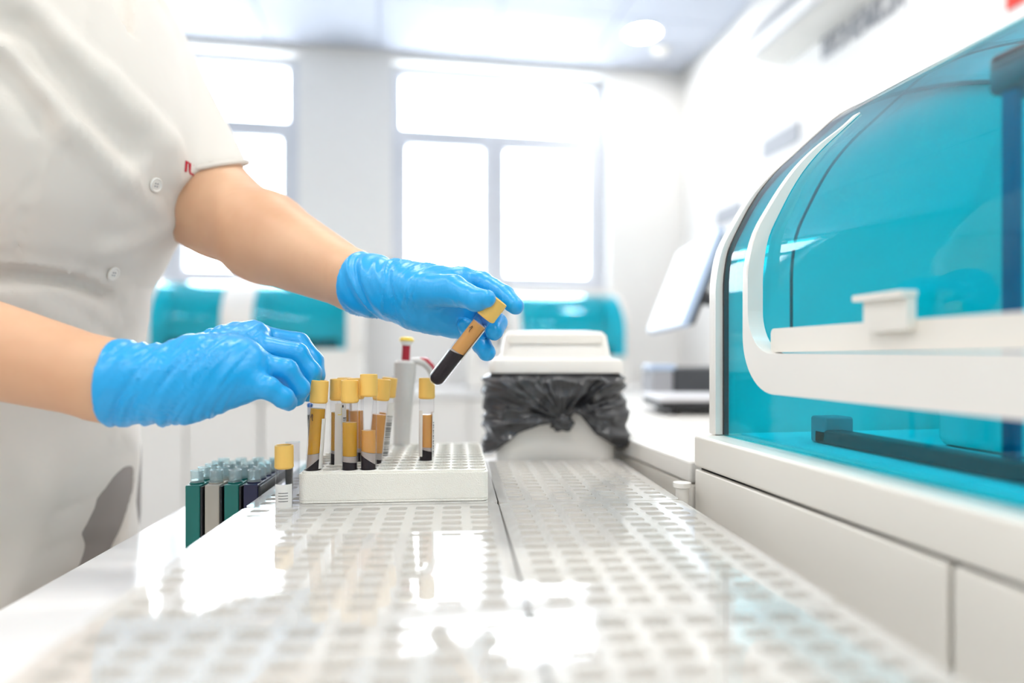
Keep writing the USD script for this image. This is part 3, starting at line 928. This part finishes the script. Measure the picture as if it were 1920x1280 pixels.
mc = br + ux * wm * 0.4 + vy * hm * 0.42 - nz * 0.049
ma = thing("swivel_stand", "dark jointed swivel stand behind the tilted bright screen", "stand")
e1 = mc + np.array([0.12, -0.02, -0.03])
post = np.array([mc[0] + 0.24, mc[1] + 0.06, 0.822])
obj("upper_arm", tube_along([mc, (mc + e1) / 2 + [0, 0, 0.008], e1], 0.016, 14), "dark_grey", ma)
obj("joint", trimesh.creation.icosphere(2, 0.024).apply_translation(e1), "light_grey", ma)
obj("lower_arm", tube_along([e1, [post[0], post[1], e1[2] - 0.03]], 0.016, 14), "dark_grey", ma)
obj("post", tube_along([[post[0], post[1], 0.8218], [post[0], post[1], e1[2]]], 0.02, 18), "mid_grey", ma)

# ------------------------------------------------------------------ the near analyzer
XF, Y1A, Y0A, ZH = 0.2925, 0.58, -0.62, 0.8495
an = thing("blood_analyzer", "large white analyzer with clear blue hood and white handle along the bench's right", "analyzer")
H = lambda m: moved(m, np.array([[1, 0, 0, XF], [0, 1, 0, 0], [0, 0, 1, ZH], [0, 0, 0, 1.0]]))
obj("base_core", box(0.276, 1.0, Y0A, Y1A - 0.001, ZB + 0.0005, 0.8195), "black_rubber", an, False)
for a, b in ((0.295, Y1A), (-0.09, 0.2915), (Y0A, -0.0935)):
    obj("front_panel", box(0.270, 0.2765, a, b, ZB + 0.0008, 0.8178, 0.0012), "plastic_cream", an)
obj("base_rim", box(0.2705, 1.0, Y0A, Y1A + 0.004, 0.8197, 0.8485, 0.003), "plastic_cream", an)
obj("deck", box(0.31, 0.72, Y0A + 0.02, Y1A - 0.01, 0.8486, 0.8505), "interior_white", an, False)
obj("rear_body", box(0.722, 1.0, Y0A, Y1A + 0.004, 0.8487, 1.192, 0.012), "plastic_white", an)
obj("inner_wall", box(0.60, 0.7215, Y0A + 0.02, Y1A - 0.002, 0.8506, 1.165), "interior_white", an, False)
full = lambda o: sg.Polygon([tuple(prof_at(s, o)) for s in np.linspace(0, PLEN, 90)] + [(0.44, 0.0)])
EY = lambda m, y: moved(m, np.array([[1, 0, 0, XF], [0, 0, -1, y], [0, 1, 0, ZH], [0, 0, 0, 1.0]]))
def rim_outline(o_low, o_top):
    return sg.Polygon([tuple(prof_at(t_, np.interp(t_, [0.13, 0.26], [o_low, o_top]))) for t_ in np.linspace(0, PLEN, 90)] + [(0.44, 0.0)])


obj("end_panel", EY(extrude(rim_outline(0.0065, 0.0005), 0.008), Y1A + 0.004), "plastic_white", an, 40)
obj("end_rim", EY(extrude(rim_outline(0.0065, 0.0005).difference(full(-0.001)), 0.004), Y1A - 0.0042), "plastic_white", an, 40)
obj("seal", EY(extrude(full(-0.0002).difference(full(-0.0045)), 0.003), Y1A - 0.0084), "black_rubber", an, 40)
obj("hood", H(sheet(Y0A, Y1A - 0.0117, 0.0, PLEN, -0.003, 0.0)), "hood_blue", an, 40)
obj("hood_seam", H(sheet(0.4695, 0.4712, 0.092, PLEN * 0.75, -0.0048, -0.0032)), "dark_grey", an, 40)
band = rrect(-0.40, 0.511, 0.042, 0.55, 0.045, 12).difference(rrect(-0.392, 0.503, 0.0725, 0.542, 0.034, 12)).intersection(sg.box(-1, 0, 1, 0.30))
obj("handle", H(wrap(band, 0.0004, 0.0135, thin=0.12)), "plastic_white", an, 40)
led = rrect(-0.38, 0.482, 0.0735, 0.0915, 0.004, 4)
obj("handle_ledge", H(wrap(led, 0.0004, 0.006)), "plastic_cream", an, 40)
obj("latch", join(H(wrap(rrect(0.334, 0.3695, 0.085, 0.1055, 0.002, 3), 0.0062, 0.012)), H(wrap(rrect(0.333, 0.3745, 0.1035, 0.1075, 0.0012, 3), 0.0062, 0.016))), "plastic_cream", an, 40)
obj("inner_post", box(0.353, 0.359, 0.337, 0.346, 0.8506, 1.075, 0.001), "post_blue", an)
obj("probe_arm", box(0.352, 0.5995, 0.325, 0.355, 1.0752, 1.10, 0.004), "dark_grey", an)
obj("sample_rail", box(0.335, 0.352, Y0A + 0.05, 0.50, 0.8507, 0.862, 0.002), "dark_grey", an)
obj("reagent_block", box(0.42, 0.52, 0.33, 0.47, 0.8507, 0.93, 0.006), "plastic_white", an)
obj("reagent_block", box(0.42, 0.52, 0.05, 0.22, 0.8507, 0.93, 0.006), "plastic_white", an)
obj("sensor_box", box(0.335, 0.36, 0.485, 0.505, 0.8507, 0.872, 0.002), "mid_grey", an)

# ------------------------------------------------------------------ the person
person = thing("person", "person in white short sleeved coat and blue gloves, holding a tilted tube", "person")
TX, TD = -0.50, 0.70
AL = math.radians(18)
RIGHT, FWD = np.array([CT, -ST, 0]), np.array([ST, CT, 0])
TF = math.cos(AL) * RIGHT - math.sin(AL) * FWD          # where the person faces
TL = math.sin(AL) * RIGHT + math.cos(AL) * FWD          # the person's left
T0 = cam(TX, TD, 0.0)
tp = lambda f, l, z: T0 + f * TF + l * TL + np.array([0, 0, z])
# height, half width, front depth, back depth
SECT = np.array([(0.30, 0.205, 0.150, 0.165), (0.60, 0.185, 0.128, 0.150), (0.741, 0.172, 0.118, 0.145), (0.80, 0.168, 0.121, 0.140), (0.85, 0.163, 0.118, 0.135), (0.902, 0.152, 0.128, 0.128),
                 (0.956, 0.144, 0.136, 0.120), (0.988, 0.142, 0.140, 0.118), (1.015, 0.146, 0.160, 0.118), (1.058, 0.154, 0.172, 0.120), (1.10, 0.158, 0.173, 0.122),
                 (1.15, 0.160, 0.166, 0.124), (1.20, 0.162, 0.152, 0.124), (1.26, 0.158, 0.128, 0.120), (1.32, 0.140, 0.095, 0.105), (1.37, 0.09, 0.060, 0.080), (1.40, 0.06, 0.045, 0.06)])
SZ = np.linspace(0.25, 1.42, 240)
from scipy.interpolate import PchipInterpolator
SA, SB, SC = (PchipInterpolator(SECT[:, 0], SECT[:, k])(np.clip(SZ, 0.30, 1.40)) for k in (1, 2, 3))


LEAN_Z, LEAN_X = [0.75, 0.847, 0.888, 0.962, 1.002, 1.036, 1.068, 1.12], [-0.058, -0.050, -0.044, -0.036, -0.036, -0.030, -0.018, 0.0]


def torso_local(P):
    """The point in the trunk's own axes; the hips stand back from the bench."""
    lean = np.interp(P[..., 2], LEAN_Z, LEAN_X).astype(np.float32)
    return P - T0.astype(np.float32) - lean[..., None] * RIGHT.astype(np.float32)


def torso_sdf(P, shrink=0.0, z0=0.34, z1=1.385):
    q = torso_local(P)
    f, l, z = q @ TF.astype(np.float32), q @ TL.astype(np.float32), P[..., 2]
    a = np.interp(z, SZ, SA).astype(np.float32) - shrink
    bf, bb = np.interp(z, SZ, SB).astype(np.float32) - shrink, np.interp(z, SZ, SC).astype(np.float32) - shrink
    b = np.where(f > 0, bf, bb)
    r = (np.abs(f / b) ** 2.2 + np.abs(l / a) ** 2.2) ** (1 / 2.2)
    d = (r - 1) * np.minimum(a, b) * 0.85
    return smax(smax(d, z0 - z, 0.004), z - z1, 0.03)


def trace(px, py, fun, d0=0.4, d1=1.2):
    D = np.linspace(d0, d1, 1600)
    P = np.array([at(px, py, d) for d in D], np.float32)
    v = fun(P)
    k = np.argmax(v < 0)
    return (P[k] if v[k] < 0 else P[np.argmin(v)]).astype(float)


# arms: shoulder, elbow, wrist, and on into the hand
SL, SR = tp(-0.015, 0.150, 1.335) - 0.012 * RIGHT, tp(-0.015, -0.150, 1.315)
EL, WL = at(404, 393, 0.745), at(695, 535, 0.622)
ER, WR = cam(-0.545, 0.500, 0.965), at(285, 722, 0.502)
CL, CR = at(668, 528, 0.633), at(205, 714, 0.500)
PALM_L, PALM_R = at(830, 570, 0.60), at(450, 700, 0.545)


def arms_sdf(P, grow=0.0):
    g = grow
    bl = EL + (WL - EL) * 0.36 + np.array([0, 0, -0.004])
    l = smin(seg_sdf(P, SL, EL, 0.046 + g, 0.0442 + g), chain(P, [EL, bl, CL, WL, PALM_L], [0.0448 + g, 0.0462 + g, 0.0268 + g, 0.0205 + g, 0.013 + g], 0.01), 0.03)
    br_ = ER + (WR - ER) * 0.36
    r = smin(seg_sdf(P, SR, ER, 0.048 + g, 0.040 + g), chain(P, [ER, br_, CR, WR, PALM_R], [0.040 + g, 0.0405 + g, 0.0290 + g, 0.0205 + g, 0.012 + g], 0.01), 0.02)
    return np.minimum(l, r)


HEAD = tp(0.035, 0.0, 1.545)
HF, HL = (TF * 0.97 + np.array([0, 0, -0.24])), TL
HF = HF / np.linalg.norm(HF); HU = np.cross(HF, HL); HU = HU if HU[2] > 0 else -HU
HR = np.stack([HF, HL, HU])
hp = lambda f, l, u: HEAD + f * HF + l * HL + u * HU


def body_sdf(P):
    d = torso_sdf(P, 0.018, 0.80, 1.375)
    d = smin(d, arms_sdf(P), 0.025)
    d = smin(d, seg_sdf(P, tp(-0.01, 0, 1.34), hp(-0.02, 0, -0.05), 0.052, 0.050), 0.03)
    for s in (-1, 1):
        d = smin(d, chain(P, [p - 0.058 * RIGHT for p in (tp(0.0, 0.085 * s, 0.86), tp(0.01, 0.085 * s, 0.47), tp(-0.015, 0.09 * s, 0.09), tp(0.05, 0.095 * s, 0.045))], [0.08, 0.052, 0.036, 0.032]), 0.02)
    h = ell_sdf(P, hp(-0.005, 0, 0.02), (0.092, 0.074, 0.098), HR)
    h = smin(h, ell_sdf(P, hp(0.030, 0, -0.045), (0.056, 0.052, 0.062), HR), 0.03)
    h = smin(h, chain(P, [hp(0.087, 0, 0.008), hp(0.104, 0, -0.026), hp(0.092, 0, -0.030)], [0.007, 0.011, 0.008]), 0.008)
    for s in (-1, 1):
        h = smin(h, ell_sdf(P, hp(-0.005, 0.075 * s, -0.01), (0.018, 0.008, 0.030), HR), 0.006)
        h = smax(h, -ell_sdf(P, hp(0.092, 0.031 * s, 0.008), (0.014, 0.017, 0.011), HR), 0.008)
        h = smin(h, ell_sdf(P, hp(0.0815, 0.0, -0.062 + 0.005 * s), (0.010, 0.022, 0.0055), HR), 0.003)
    return smin(d, h, 0.012)


body = surface(body_sdf, (T0 - [0.42, 0.42, 0])[:2].tolist() + [0.01], (T0 + [0.62, 0.42, 0])[:2].tolist() + [1.69], 0.0065)
obj("body", body, "skin", person, True)
for s in (-1, 1):
    obj("eye", trimesh.creation.icosphere(2, 0.0115).apply_translation(hp(0.0755, 0.031 * s, 0.008)), "eye_white", person, True)
    obj("iris", trimesh.creation.icosphere(2, 0.006).apply_translation(hp(0.0818, 0.031 * s, 0.007)), "hair_brown", person, True)


def hair_sdf(P):
    h = ell_sdf(P, hp(-0.012, 0, 0.030), (0.103, 0.086, 0.104), HR)
    q = (P - HEAD.astype(np.float32)) @ HR.T.astype(np.float32)
    h = smax(h, (q[..., 0] * 0.9 - q[..., 2] * 0.75 - 0.012), 0.01)
    return smin(h, ell_sdf(P, hp(-0.115, 0, 0.045), (0.042, 0.045, 0.042), HR), 0.012)


obj("hair", surface(hair_sdf, HEAD - 0.19, HEAD + 0.19, 0.006), "hair_brown", person, True)


def trousers_sdf(P):
    d = torso_sdf(P, 0.026, 0.74, 0.97)
    for s in (-1, 1):
        d = smin(d, chain(P, [p - 0.058 * RIGHT for p in (tp(0.0, 0.085 * s, 0.80), tp(0.01, 0.085 * s, 0.47), tp(-0.005, 0.09 * s, 0.10))], [0.094, 0.082, 0.075]), 0.03)
    return smax(d, 0.07 - P[..., 2], 0.004)


obj("trousers", surface(trousers_sdf, tp(0, 0, 0.05) - [0.30, 0.24, 0], tp(0, 0, 0.98) + [0.24, 0.24, 0], 0.009), "trouser_cloth", person, True)
for s in (-1, 1):
    sh = surface(lambda P: smax(seg_sdf(P, tp(-0.05, 0.093 * s, 0.042) - 0.058 * RIGHT, tp(0.13, 0.1 * s, 0.030) - 0.058 * RIGHT, 0.042, 0.034), 0.003 - P[..., 2], 0.004), tp(0.03, 0.095 * s, 0) - [0.26, 0.15, 0.01], tp(0.03, 0.095 * s, 0.1) + [0.2, 0.15, 0], 0.008)
    obj("shoe", sh, "shoe_white", person, True)

# ---- coat
base_t = lambda P: torso_sdf(P)
RIDGES = [  # drape lines seen on the cloth: (points in the photograph, radius, lift, blend)
    ([(60, 18), (130, 92), (200, 150), (268, 215), (318, 268), (330, 320)], 0.014, 0.001, 0.010),
    ([(-40, 75), (40, 88), (85, 150), (150, 235), (235, 330)], 0.013, 0.000, 0.013),
    ([(-30, 500), (60, 497), (130, 505), (190, 520), (230, 548)], 0.011, 0.0, 0.008),
    ([(-20, 545), (60, 560), (130, 600), (180, 640), (196, 680)], 0.009, -0.001, 0.012),
    ([(40, 540), (110, 545), (170, 575), (215, 610)], 0.006, -0.001, 0.010),
    ([(235, 330), (290, 385), (318, 415)], 0.006, -0.002, 0.012),
    ([(190, 470), (250, 455), (310, 425)], 0.006, -0.002, 0.012),
    ([(165, -20), (160, 40), (158, 76)], 0.004, -0.0015, 0.004),
]
RID = [([trace(px, py, base_t) for px, py in pts], r, lift, k) for pts, r, lift, k in RIDGES]
GROOVES = [
    ([(-30, 30), (50, 50), (110, 125), (180, 200), (260, 280)], 0.013, 0.014),
    ([(-30, 520), (60, 517), (140, 527), (205, 552)], 0.008, 0.006),
    ([(86, 190), (78, 270), (62, 350), (40, 430), (22, 500)], 0.0016, 0.003),
    ([(334, 312), (337, 360), (333, 424)], 0.0013, 0.002),
    ([(0, 130), (30, 160), (75, 230)], 0.008, 0.012),
]
GRO = [([trace(px, py, base_t) for px, py in pts], r, k) for pts, r, k in GROOVES]
SPLIT = [trace(px, py, base_t) for px, py in ((201, 812), (190, 870), (163, 950), (128, 1030), (95, 1110), (55, 1200))]
SPLIT_R = [0.0006, 0.0060, 0.0095, 0.0120, 0.0140, 0.017]
SAX = (EL - SL) / np.linalg.norm(EL - SL)
HEM_L = at(408, 320, 0.775)
HEM_N = SAX * 0.45 + np.array([0.05, 0, -0.75]) + FWD * 0.46; HEM_N /= np.linalg.norm(HEM_N)
HEM_R = SR + (ER - SR) * 0.66
RAX = (ER - SR) / np.linalg.norm(ER - SR)


def coat_sdf(P):
    d = torso_sdf(P)
    q = torso_local(P)
    f, l, z = q @ TF.astype(np.float32), q @ TL.astype(np.float32), P[..., 2]
    for pts, r, lift, k in RID:
        d = smin(d, chain(P, [p - TF * (r - 0.003) * 0.9 for p in pts], [r + lift] * len(pts)), k)
    for pts, r, k in GRO:
        d = smax(d, -chain(P, [p + (np.array([-ST, -CT, 0]) * r * 0.55) for p in pts], [r] * len(pts)), k)
    sl = smax(seg_sdf(P, SL, SL + (EL - SL) * 1.0, 0.056, 0.0530), (P - HEM_L.astype(np.float32)) @ HEM_N.astype(np.float32), 0.002)
    sr = smax(seg_sdf(P, SR, SR + (ER - SR) * 0.8, 0.064, 0.056), (P - HEM_R.astype(np.float32)) @ RAX.astype(np.float32), 0.002)
    d = smin(d, sl, 0.014)
    d = smin(d, sr, 0.014)
    w = meshkit.fbm(P * np.float32(9.0), 2, 4).astype(np.float32) - 0.5
    d = d - 0.006 * w
    # the front falls open below the waist
    dv = (P - SPLIT[0].astype(np.float32)) @ FWD.astype(np.float32)
    Pf = P - (dv * 0.95)[..., None] * FWD.astype(np.float32)
    cutp = [p - FWD * ((p - SPLIT[0]) @ FWD) * 0.95 for p in SPLIT]
    cut = chain(Pf, cutp, SPLIT_R, 0.004)
    mid = np.interp(P[..., 2], [p[2] for p in SPLIT[::-1]], [(p - SPLIT[0]) @ FWD for p in SPLIT[::-1]]).astype(np.float32)
    cut = smax(cut, np.abs(dv - mid) - 0.085, 0.004)
    inside = torso_sdf(P, 0.07)
    d = smax(d, -smax(cut, -inside, 0.003), 0.002)
    # V neck
    v = np.abs(l) * 1.0 + (1.235 - z) * 0.42 - 0.004
    d = smax(d, -smax(smax(v, 0.02 - f, 0.003), -torso_sdf(P, 0.012), 0.002), 0.003)
    return d


coat = surface(coat_sdf, (T0 - [0.30, 0.36, 0])[:2].tolist() + [0.32], (T0 + [0.32, 0.34, 0])[:2].tolist() + [1.41], 0.005)
coat_p = obj("coat", coat, "coat_cloth", person, True)
hem = []
e1_ = np.cross(SAX, [0, 0, 1.0]); e1_ /= np.linalg.norm(e1_); e2_ = np.cross(SAX, e1_)
for w_ in np.linspace(0, 2 * PI, 49):
    rd = (math.cos(w_) * e1_ + math.sin(w_) * e2_)
    c_ = SL + SAX * ((HEM_L - SL) @ SAX) + rd * 0.0542
    hem.append(c_ - SAX * (((c_ - HEM_L) @ HEM_N) / (SAX @ HEM_N)) - HEM_N * 0.001)
obj("sleeve_hem", tube_along(hem, 0.0026, 8), "coat_cloth", coat_p, True)


def on_coat(px, py, lift=0.0004):
    p = trace(px, py, coat_sdf, 0.42, 1.0)
    e = 0.004
    g = np.array([float(coat_sdf((p + e * a)[None].astype(np.float32))[0] - coat_sdf((p - e * a)[None].astype(np.float32))[0]) for a in np.eye(3)])
    g /= np.linalg.norm(g)
    up = np.array([0, 0, 1.0]) - g * g[2]; up /= np.linalg.norm(up)
    return frame_matrix(p + g * lift, np.cross(up, g), up, g)


for px, py in ((210, 512), (290, 346)):
    bt = lathe([(0.0, 0), (0.0066, 0), (0.0072, 0.0008), (0.0071, 0.0019), (0.0060, 0.0023), (0.0050, 0.0014), (0.0, 0.0013)], 30)
    B = on_coat(px, py, 0.0008)
    bo = obj("button", moved(bt, B), "plastic_white", coat_p, 40)
    for a in range(4):
        dd = trimesh.creation.cylinder(0.0007, 0.0008, sections=10).apply_translation([0.0019 * math.cos(a * PI / 2 + 0.8), 0.0019 * math.sin(a * PI / 2 + 0.8), 0.0014])
        obj("button_hole", moved(dd, B), "mid_grey", coat_p, False)
tx = meshkit.text_mesh("rud", 0.0145, 0.0016, False)
B = on_coat(347, 308, 0.0)
obj("embroidery", moved(tx, B @ trimesh.transformations.translation_matrix([-0.001, -0.007, -0.0002])), "thread_red", coat_p, False)


# ---- gloves
def wrinkle(m, fun):
    n = np.array(trimesh.Trimesh(m.vertices, m.faces, process=False).vertex_normals)
    m.vertices = m.vertices + n * fun(np.array(m.vertices))[:, None]
    return m


def cuff(P, a, b, ra, rb, cut_at, cut_n):
    """A loose gauntlet around the wrist from a to b, cut clean at its mouth and rolled there."""
    d = seg_sdf(P, a, b, ra, rb)
    s = (P - np.asarray(cut_at, np.float32)) @ np.asarray(cut_n, np.float32)
    d = smax(d, s, 0.0012)
    return d


# lowered right hand
RW = WR
r_cut = at(213, 716, 0.500)
r_ax = at(213, 716, 0.5) - at(330, 724, 0.506); r_ax /= np.linalg.norm(r_ax)
R_F = [
    ([at(470, 632, 0.600), at(560, 643, 0.603), at(588, 676, 0.598), at(594, 704, 0.590)], [0.0120, 0.0092, 0.0084, 0.0075]),     # index
    ([at(466, 650, 0.572), at(556, 664, 0.578), at(582, 698, 0.580), at(581, 722, 0.580)], [0.0125, 0.0098, 0.0088, 0.0080]),     # middle
    ([at(462, 684, 0.545), at(536, 694, 0.548), at(561, 728, 0.555), at(556, 744, 0.562)], [0.0125, 0.0092, 0.0084, 0.0078]),     # ring
    ([at(455, 718, 0.528), at(503, 727, 0.526), at(532, 746, 0.532), at(541, 754, 0.540)], [0.0125, 0.0085, 0.0078, 0.0070]),     # little
]
R_T = ([at(380, 690, 0.575), at(470, 705, 0.605), at(545, 720, 0.607), at(577, 735, 0.598)], [0.016, 0.0125, 0.0098, 0.0085])


def glove_r(P):
    c = cuff(P, at(190, 716, 0.499), at(335, 724, 0.507), 0.0335, 0.0255, r_cut, r_ax)
    c = smin(c, smax(seg_sdf(P, at(200, 716, 0.499), at(260, 718, 0.502), 0.0312, 0.030), np.abs((P - r_cut.astype(np.float32)) @ r_ax.astype(np.float32)) - 0.0018, 0.001), 0.002)
    palm = chain(P, [at(325, 722, 0.507), at(385, 708, 0.518), at(440, 690, 0.535)], [0.0250, 0.0268, 0.0250], 0.01)
    for i, (p, r) in enumerate(R_F):
        palm = smin(palm, seg_sdf(P, at(370, 702, 0.522), p[0], 0.022, r[0] + 0.0015), 0.012)
    palm = smin(palm, seg_sdf(P, at(420, 660, 0.56), at(478, 630, 0.585), 0.018, 0.0120), 0.012)
    fg = None
    for p, r in R_F:
        e = chain(P, p, r, 0.003)
        fg = e if fg is None else smin(fg, e, 0.0016)
    d = smin(palm, fg, 0.005)
    d = smin(d, chain(P, *R_T, 0.004), 0.006)
    return smin(c, d, 0.010)


g_r = surface(glove_r, np.minimum(at(195, 800, 0.47), at(195, 600, 0.47)) - [0.02, 0.02, 0.02], np.maximum(at(610, 600, 0.63), at(610, 600, 0.5)) + [0.02, 0.06, 0.03], 0.0021)


def rw(V):
    s = (V - r_cut) @ -r_ax                            # distance from the cuff's mouth
    q = V @ np.stack([-r_ax + np.array([0, 0, -0.55]), FWD, np.array([0, 0, 1.0])]).T
    f = np.stack([q[:, 0] * 190, q[:, 1] * 28, q[:, 2] * 24], 1)
    k = 1 - np.abs(2 * meshkit.noise(f, 11) - 1) * 2
    f2 = np.stack([q[:, 0] * 420, q[:, 1] * 60, q[:, 2] * 50], 1)
    k2 = 1 - np.abs(2 * meshkit.noise(f2, 5) - 1) * 2
    w = np.interp(s, [0.0, 0.006, 0.03, 0.055, 0.075, 0.095, 0.20], [0.1, 0.6, 1.0, 1.0, 0.45, 0.08, 0.03])
    return w * (0.0021 * k + 0.0009 * k2)


obj("glove", wrinkle(g_r, rw), "glove_nitrile", person, True)

# raised left hand
l_cut = at(672, 530, 0.632)
l_ax = at(672, 530, 0.632) - at(790, 555, 0.60); l_ax /= np.linalg.norm(l_ax)
L_I = ([at(868, 528, 0.612), at(905, 530, 0.607), at(945, 553, 0.582), at(966, 574, 0.566)], [0.0125, 0.0096, 0.0084, 0.0072])
L_M = ([at(862, 552, 0.630), at(905, 580, 0.625), at(932, 605, 0.600), at(927, 621, 0.588)], [0.0120, 0.0092, 0.0085, 0.0078])
L_R = ([at(855, 580, 0.628), at(888, 612, 0.618), at(903, 645, 0.600), at(913, 661, 0.592)], [0.0120, 0.0090, 0.0082, 0.0076])
L_P = ([at(838, 595, 0.612), at(868, 618, 0.605), at(884, 622, 0.592), at(872, 610, 0.584)], [0.0115, 0.0082, 0.0074, 0.0068])
L_T = ([at(775, 545, 0.588), at(850, 545, 0.566), at(894, 562, 0.545), at(913, 560, 0.537)], [0.0165, 0.0125, 0.0088, 0.0070])


def glove_l(P):
    c = cuff(P, at(650, 526, 0.638), at(770, 550, 0.605), 0.0305, 0.0245, l_cut, l_ax)
    c = smin(c, smax(seg_sdf(P, at(660, 527, 0.636), at(720, 540, 0.618), 0.0288, 0.0275), np.abs((P - l_cut.astype(np.float32)) @ l_ax.astype(np.float32)) - 0.0018, 0.001), 0.002)
    palm = chain(P, [at(750, 546, 0.608), at(800, 556, 0.604), at(845, 570, 0.606)], [0.0235, 0.0250, 0.0235], 0.01)
    palm = smin(palm, seg_sdf(P, at(775, 535, 0.612), at(868, 523, 0.610), 0.0150, 0.0098), 0.010)
    palm = smin(palm, seg_sdf(P, at(780, 580, 0.604), at(850, 605, 0.606), 0.0165, 0.0135), 0.010)
    fg = None
    for p, r in (L_I, L_M, L_R, L_P):
        e = chain(P, p, r, 0.003)
        fg = e if fg is None else smin(fg, e, 0.0014)
    d = smin(palm, fg, 0.005)
    d = smin(d, chain(P, *L_T, 0.004), 0.006)
    return smin(c, d, 0.010)


g_l = surface(glove_l, np.minimum(at(655, 690, 0.52), at(655, 690, 0.66)) - [0.02, 0.06, 0.01], np.maximum(at(990, 465, 0.66), at(990, 465, 0.52)) + [0.02, 0.05, 0.02], 0.0021)


def lw(V):
    s = (V - l_cut) @ -l_ax
    q = V @ np.stack([-l_ax + np.array([0, 0, 0.6]), FWD, np.array([0, 0, 1.0]) - l_ax]).T
    f = np.stack([q[:, 0] * 150, q[:, 1] * 40, q[:, 2] * 40], 1)
    k = 1 - np.abs(2 * meshkit.noise(f, 21) - 1) * 2
    q2 = V @ np.stack([-l_ax + np.array([0, 0, -0.15]), FWD, np.array([0, 0, 1.0])]).T
    f2 = np.stack([q2[:, 0] * 330, q2[:, 1] * 25, q2[:, 2] * 30], 1)
    k2 = 1 - np.abs(2 * meshkit.noise(f2, 15) - 1) * 2
    w = np.interp(s, [0.0, 0.006, 0.02, 0.04, 0.06, 0.2], [0.1, 0.7, 1.0, 0.8, 0.25, 0.06])
    w2 = np.interp(s, [0.03, 0.05, 0.07, 0.085, 0.10], [0.0, 0.7, 1.0, 0.6, 0.05])
    return w * 0.0021 * k + w2 * 0.0011 * k2


obj("glove", wrinkle(g_l, lw), "glove_nitrile", person, True)
